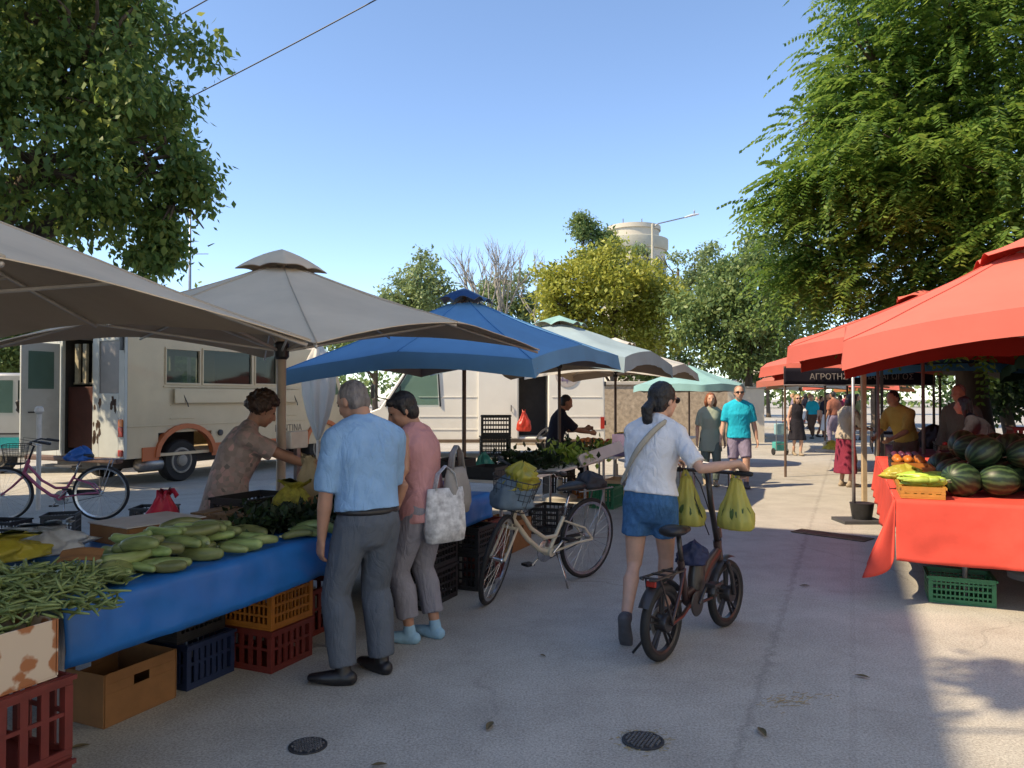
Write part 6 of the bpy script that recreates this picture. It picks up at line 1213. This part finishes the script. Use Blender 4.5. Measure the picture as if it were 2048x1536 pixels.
rstall('trestle table beyond the watermelon table','wine red cloth on the table beyond the watermelons',5.6,.25,2.6,1.1,pm('wine_cloth',(.16,.03,.04),.85,.2,4),.4)
rstall('trestle table under the grey cloth on the right','grey beige cloth on a table deeper in the right row',9.0,.2,3.0,1.1,pm('greige_cloth',(.30,.26,.2),.85,.2,4),.45)
rstall('trestle table far in the right row','dark cloth on the far table in the right row',13.5,.2,3.2,1.1,F_black,.5)
prods=[('wooden','tomato',(.45,.03,.02)),('or','aubergine',(.03,.012,.03)),('blk','lettuce',(.08,.2,.03)),('wooden','peach',(.6,.25,.08))]
def fruitcrate(p,fruit,c,lab,mat,r=.035,rz=RZ,n=28,plural=None):
    crate(lab,p,mat,.46,.32,.13,'grid',rz=rz,nb=9); fm=pm('skin_of_'+fruit,c,.35,.25,10); f0=None; q=random.Random(int(p[0]*100))
    M=Matrix.Translation(p)@Matrix.Rotation(rz,4,'Z')
    for k in range(n):
        loc=M@V((-.18+.36*((k%7)/6)+q.uniform(-.008,.008),-.1+.2*((k//7)/max(1,(n//7-1)))+q.uniform(-.008,.008),.11+r*.6+q.uniform(0,.015)))
        if f0 is None: f0=MB().ell((0,0,0),(r,r,r*.88),12,8).build(fruit,fm,loc=loc,smooth=True); tag(f0,'%s in the crate: %s'%(fruit,lab.split(' crate')[0]) if False else '%s lying in the %s'%(fruit,lab),fruit,'%s in one crate'%(plural or fruit))
        else: dup(f0,loc,(q.uniform(-.5,.5),q.uniform(-.5,.5),0))
fruitcrate(T(5.95,1.0,.757),'tomato',(.5,.03,.02),'brown tray on the wine red cloth',pm('tray_brown',(.2,.12,.06),.7,.2,8),plural='tomatoes on the wine red cloth')
fruitcrate(T(6.6,1.0,.757),'aubergine',(.02,.01,.022),'black tray on the wine red cloth',P_blk,.045,n=21,plural='aubergines on the wine red cloth')
fruitcrate(T(9.4,.9,.757),'peach',(.55,.24,.08),'brown tray on the grey beige cloth',wood,.038,plural='peaches on the grey beige cloth')
bag('dark open sack on the table beyond the watermelons',T(7.3,.9,.757),.5,.5,.35,pm('dark_sack',(.03,.02,.022),.9,.3,6,.3,20),51,0,False,name='sack',wr=.2)
bag('yellow bag of goods standing on the street beside the far stalls',(PX(1662,22),22,0),.5,.4,.32,B_yel,55,0,False,wr=.2); 
crate('pale wooden crate under the yellow goods on the street',(PX(1668,23),23,0),pm('pale_crate',(.5,.42,.3),.8,.2,5),.6,.4,.25)
# ------------------------------------------------------------------ left row beyond the blue table
wtop=pm('white_oilcloth',(.66,.63,.58),.5,.06,3,dirt=.12)
trestle('white topped table between the blue table and the seated man',S(4.75,.15),RZ,2.9,1.1,.75,wtop); trestle('vegetable table in front of the seated man',S(8.0,.1),RZ,2.6,1.1,.75,wtop)
trestle('small white folding table on the street beyond the woman in white',(1.5,9.3,0),R(8),.95,.8,.75,wtop,None,'folding_table')
trestle('long table under the off white parasol',S(11.2,.1),RZ,3,1.1,.75,wtop)
def onS(t,n): return S(t,n,.752)
carton('low black carton at the near end of the white topped table',onS(5.0,.95),.5,.3,.17,mat=black_plastic,hole=False)
carton('second low black carton at the near end of the white topped table',onS(4.95,.5),.4,.3,.12,mat=black_plastic,hole=False)
bag('teal plastic bag standing on the white topped table',onS(5.55,.85),.22,.2,.2,B_teal,61,0,wr=.2)
def veg(label,p,c,n,spread,r,stretch=1.,name='vegetable',cat='vegetables'):
    m=MB(); q=random.Random(len(label)); 
    for k in range(n): m.ell((q.gauss(0,spread),q.gauss(0,spread*.7),r*.7+q.random()*r*1.6),(r*q.uniform(.8,1.5)*stretch,r,r*.85),8,6,Matrix.Rotation(q.uniform(0,3),3,'Z'))
    o=m.build(name,pm('skin_'+name,c,.45,.35,10),loc=p,smooth=True,label=label,cat=cat); o['kind']='stuff'; return o
gp=np.random.default_rng(3)
def leafy(label,p,n,sx,sz,mat,L=.09):
    P=gp.normal(size=(n,3))*np.array([sx,sx*.7,sz]); P[:,2]=np.abs(P[:,2])+.01; D=unit(gp.normal(size=(n,3))+np.array([0,0,.4])); Nn=unit(gp.normal(size=(n,3))+np.array([0,0,.6])); o=leafmesh('leafy_heap',mat,leafquads(P,D,Nn,np.full(n,L),np.full(n,L*.6)),None); o.location=p; tag(o,label,'greens'); o['kind']='stuff'; return o
LG=leafmat('light_greens',(.12,.2,.02),(.2,.3,.04),(.35,.42,.1),.3)
leafy('heap of light green lettuce leaves on the white topped table',onS(6.8,.4),500,.16,.08,LG); leafy('dark spinach heap on the white topped table',onS(6.2,.6),500,.2,.07,dk); leafy('pale green heap on the vegetable table before the seated man',onS(8.6,.3),300,.14,.07,LG); leafy('dark greens heap at the back of the vegetable table',onS(8.3,.8),400,.2,.08,dk)
t=empty('foam_board',S(7.15,.02,.86),RZ-.25,'long pale board propped up across the front of the white topped table','board'); o=MB().box((0,0,0),(1.0,.03,.15)).build('panel',pm('pale_pink_board',(.52,.46,.43),.7,.08,6),t,bevel=.006); o.rotation_euler=(-.5,-.13,0)
fruitcrate(onS(9.1,.35),'red_pepper',(.42,.03,.015),'red pepper tray before the seated man',P_or,.05,n=21,plural='red peppers before the seated man')
fruitcrate(onS(9.3,.85),'carrot',(.5,.16,.03),'orange tray behind the red peppers',P_or,.04,n=21,plural='carrots behind the red peppers')
crate('bright yellow crate standing up behind the red peppers',onS(10.0,.5),P_yel,.3,.25,.24,nb=5)
carton('lavender carton with a white label at the front of the vegetable table',onS(8.3,.05),.3,.26,.3,mat=pm('lavender_carton',(.17,.13,.22),.7,.2,5),hole=False)
MB().bx(-.09,.09,-.139,-.1335,.1,.25).build('label',white_metal,bpy.data.objects[[o.name for o in bpy.data.objects if o.get('label','').startswith('lavender carton')][0]])
bag('red plastic bag hanging at the side of the white van door',(PX(1048,18.9),18.9,.72),.36,.2,.5,poly('red',(.6,.06,.03)),71,0)
carton('brown carton on the ground under the white topped table',S(5.3,.5,0),.5,.4,.3); crate('black crate on the ground under the white topped table',S(6.4,.4,0),P_blk,.5,.36,.3,'grid'); crate('green crate on the ground under the vegetable table',S(8.6,.4,0),P_grn,.5,.36,.3); carton('pale carton on the ground under the vegetable table',S(9.4,.4,0),.5,.4,.32,mat=card_light)
# metal post near the pink bicycle
t=empty('metal_post',(PX(79,10.6),10.6,0),0,'short pale metal post with a knob by the pink bicycle','post'); MB().lathe([(.03,0),(.03,1.32),(.045,1.33),(.06,1.36),(.05,1.41),(.02,1.43)],14).build('post',white_metal,t,smooth=30)
# ------------------------------------------------------------------ street details
iron=pm('cast_iron',(.03,.03,.032),.6,.3,40,.4,60)
def manhole(label,px,py,r):
    Y=GY(py); t=empty('manhole_cover',(PX(px,Y),Y,0),.3,label,'manhole cover'); MB().lathe([(r,.001),(r,.006),(r*.9,.007),(r*.88,.004),(.001,.004)],36).build('frame',iron,t,smooth=20)
    m=MB()
    for i in range(-6,7):
        for j in range(-6,7):
            x,y=i*r*.13,j*r*.13
            if math.hypot(x,y)<r*.82 and (i+j)%2==0: m.box((x,y,.0085),(r*.1,r*.1,.008),.5)
    m.build('tread',pm('worn_iron',(.12,.12,.125),.5,.3,30),t); 
    q=random.Random(px); mg=MB()
    for k in range(60): a=q.uniform(0,6.28); rr_=r*(1.02+abs(q.gauss(0,.22))); x,y=rr_*math.cos(a),rr_*math.sin(a); mg.tube([(x,y,.003),(x+q.uniform(-.03,.03),y+q.uniform(-.02,.02),.006)],.0012,4)
    
    if px>1000: mg.build('dry_grass',pm('dry_grass',(.3,.24,.12),.9,.2,20),t)['kind']='stuff'
manhole('round iron manhole cover at the bottom, left of the middle',619,1487,.085); manhole('round iron manhole cover with dry grass, below the electric bicycle',1284,1477,.095)
a=V((PX(1592,8.95),8.95)); b=V((PX(1735,8.35),8.35)); L_=(b-a).length; t=empty('drain_grate',((a.x+b.x)/2,(a.y+b.y)/2,0),math.atan2(b.y-a.y,b.x-a.x),'long slotted iron drain grate across the street by the red table','drain')
MB().bx(-L_/2,L_/2,-.12,.12,.001,.0045).build('channel',pm('drain_dark',(.02,.018,.016),.9,.3,20),t); m=MB(); n=int(L_/.035)
for k in range(n+1): m.bx(-L_/2+k*.035-.009,-L_/2+k*.035+.009,-.115,.115,.006,.014)
for s in(-.12,.12): m.bx(-L_/2-.01,L_/2+.01,s-.012,s+.012,.005,.015)
m.build('bars',pm('rusty_iron',(.16,.12,.08),.8,.3,20),t)
dl=pm('dry_leaf',(.12,.09,.04),.8,.4,12); q=random.Random(5); l0=None
for (px,py) in((1607,1172),(165,1492),(1520,1462),(980,1450),(760,1527),(1720,1352),(1085,1310)):
    Y=GY(py); p=(PX(px,Y),Y,.004)
    if l0 is None: l0=MB().grid(lambda u,v:V(((u-.5)*.09,(v-.5)*.03*math.sin(PI*(u*.9+.05)),.006+.008*math.sin(PI*u)*(2*v-1)**2)),8,4).build('fallen_leaf',dl,loc=p,smooth=True); tag(l0,'dry curled leaf lying on the paving','leaf','dry leaves on the paving')
    else: dup(l0,p,q.uniform(0,6),None,None,q.uniform(.5,1.1))
st=MB()
for k in range(70): x,y=q.gauss(0,.1),q.gauss(0,.035); st.tube([(x,y,.003),(x+q.uniform(-.05,.05),y+q.uniform(-.02,.02),.007)],.0013,4)
Y=GY(1398); o=st.build('straw_litter',pm('straw',(.33,.25,.13),.9,.2,20),loc=(PX(1580,Y),Y,0),rz=.3,label='small scatter of pale straw on the paving',cat='straw'); o['kind']='stuff'

# parasols added to deepen the shade, and stock, behind the right row
dkgreen=cloth('dark_green_canvas',(.03,.07,.04),.08)
parasol('dark green parasol added behind the big red one to shade the stock',T(2.9,3.9)[:2],1.7,2.0,2.7,dkgreen,dkgreen,valance=.2,polem=brown_pole)
parasol('dark green parasol added for shade deeper behind the second red parasol',T(7.0,3.7)[:2],1.7,2.0,2.7,dkgreen,dkgreen,valance=.2,polem=brown_pole)
t=empty('gazebo',T(9.6,1.7),RZ,'dark navy roofed stall tent behind the lettered banner','tent')
def roof(u,v): x=-1.7+3.4*u; y=-1.6+3.2*v; return V((x,y,2.55-.45*max(abs(x)/1.7,abs(y)/1.6)-.03*noise.noise(V((x,y,3)))))
MB().grid(roof,24,24).build('roof',navy_c,t,smooth=60,thick=.006)
for sx in(-1,1):
    for sy in(-1,1): MB().box((sx*1.62,sy*1.52,1.04),(.05,.05,2.08)).build('leg',dgrey,t)
for (a,b_,L_,lab) in((.3,3.1,4.2,'dark brown curtain added to deepen the shade behind the watermelon stall'),(5.2,3.0,3.6,'dark brown curtain added to deepen the shade of the stalls beyond the watermelons')):
    t=empty('added_shade_curtain',T(a,b_),RZ,lab,'curtain'); MB().grid(lambda u,v:V((L_*u,.05*math.sin(u*L_*14)+.02*noise.noise(V((u*9,v*3,2))),.15+1.75*v)),120,8).build('cloth',pm('shade_brown_cloth',(.06,.045,.035),.9,.3,3,.3,12),t,smooth=True,thick=.004); MB().tube([(0,0,1.93),(L_,0,1.93)],.014,8).build('rail',steel,t)  # dark cloth added to stand in for the deep shade at the back
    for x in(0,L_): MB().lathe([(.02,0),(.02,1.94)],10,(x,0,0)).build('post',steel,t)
for k in range(5):
    crate('dark crate %s of the stock piled behind the watermelon table'%('at the bottom','second from the bottom','in the middle','second from the top','at the top')[k],T(1.5,2.86,.0)+V((0,0,.293*k)),[P_red,P_blk,P_grn,P_red,P_blk][k],.5,.36,.29,nb=6)
for k in range(4):
    crate('crate %s of the stack beside the wine red cloth'%('at the bottom','second from the bottom','second from the top','at the top')[k],T(5.2,1.75,0)+V((0,0,.293*k)),[P_blk,P_or,P_blk,P_red][k],.5,.36,.29,nb=6)
fruitcrate(T(2.2,.22,.787),'orange_pepper',(.5,.16,.02),'tray beyond the peppers on the red table',P_blk,.04,n=21,plural='orange peppers beyond the light green ones')
fruitcrate(T(3.0,.24,.787),'plum',(.10,.02,.05),'dark tray farther along the red table',P_blk,.032,n=28,plural='plums farther along the red table')
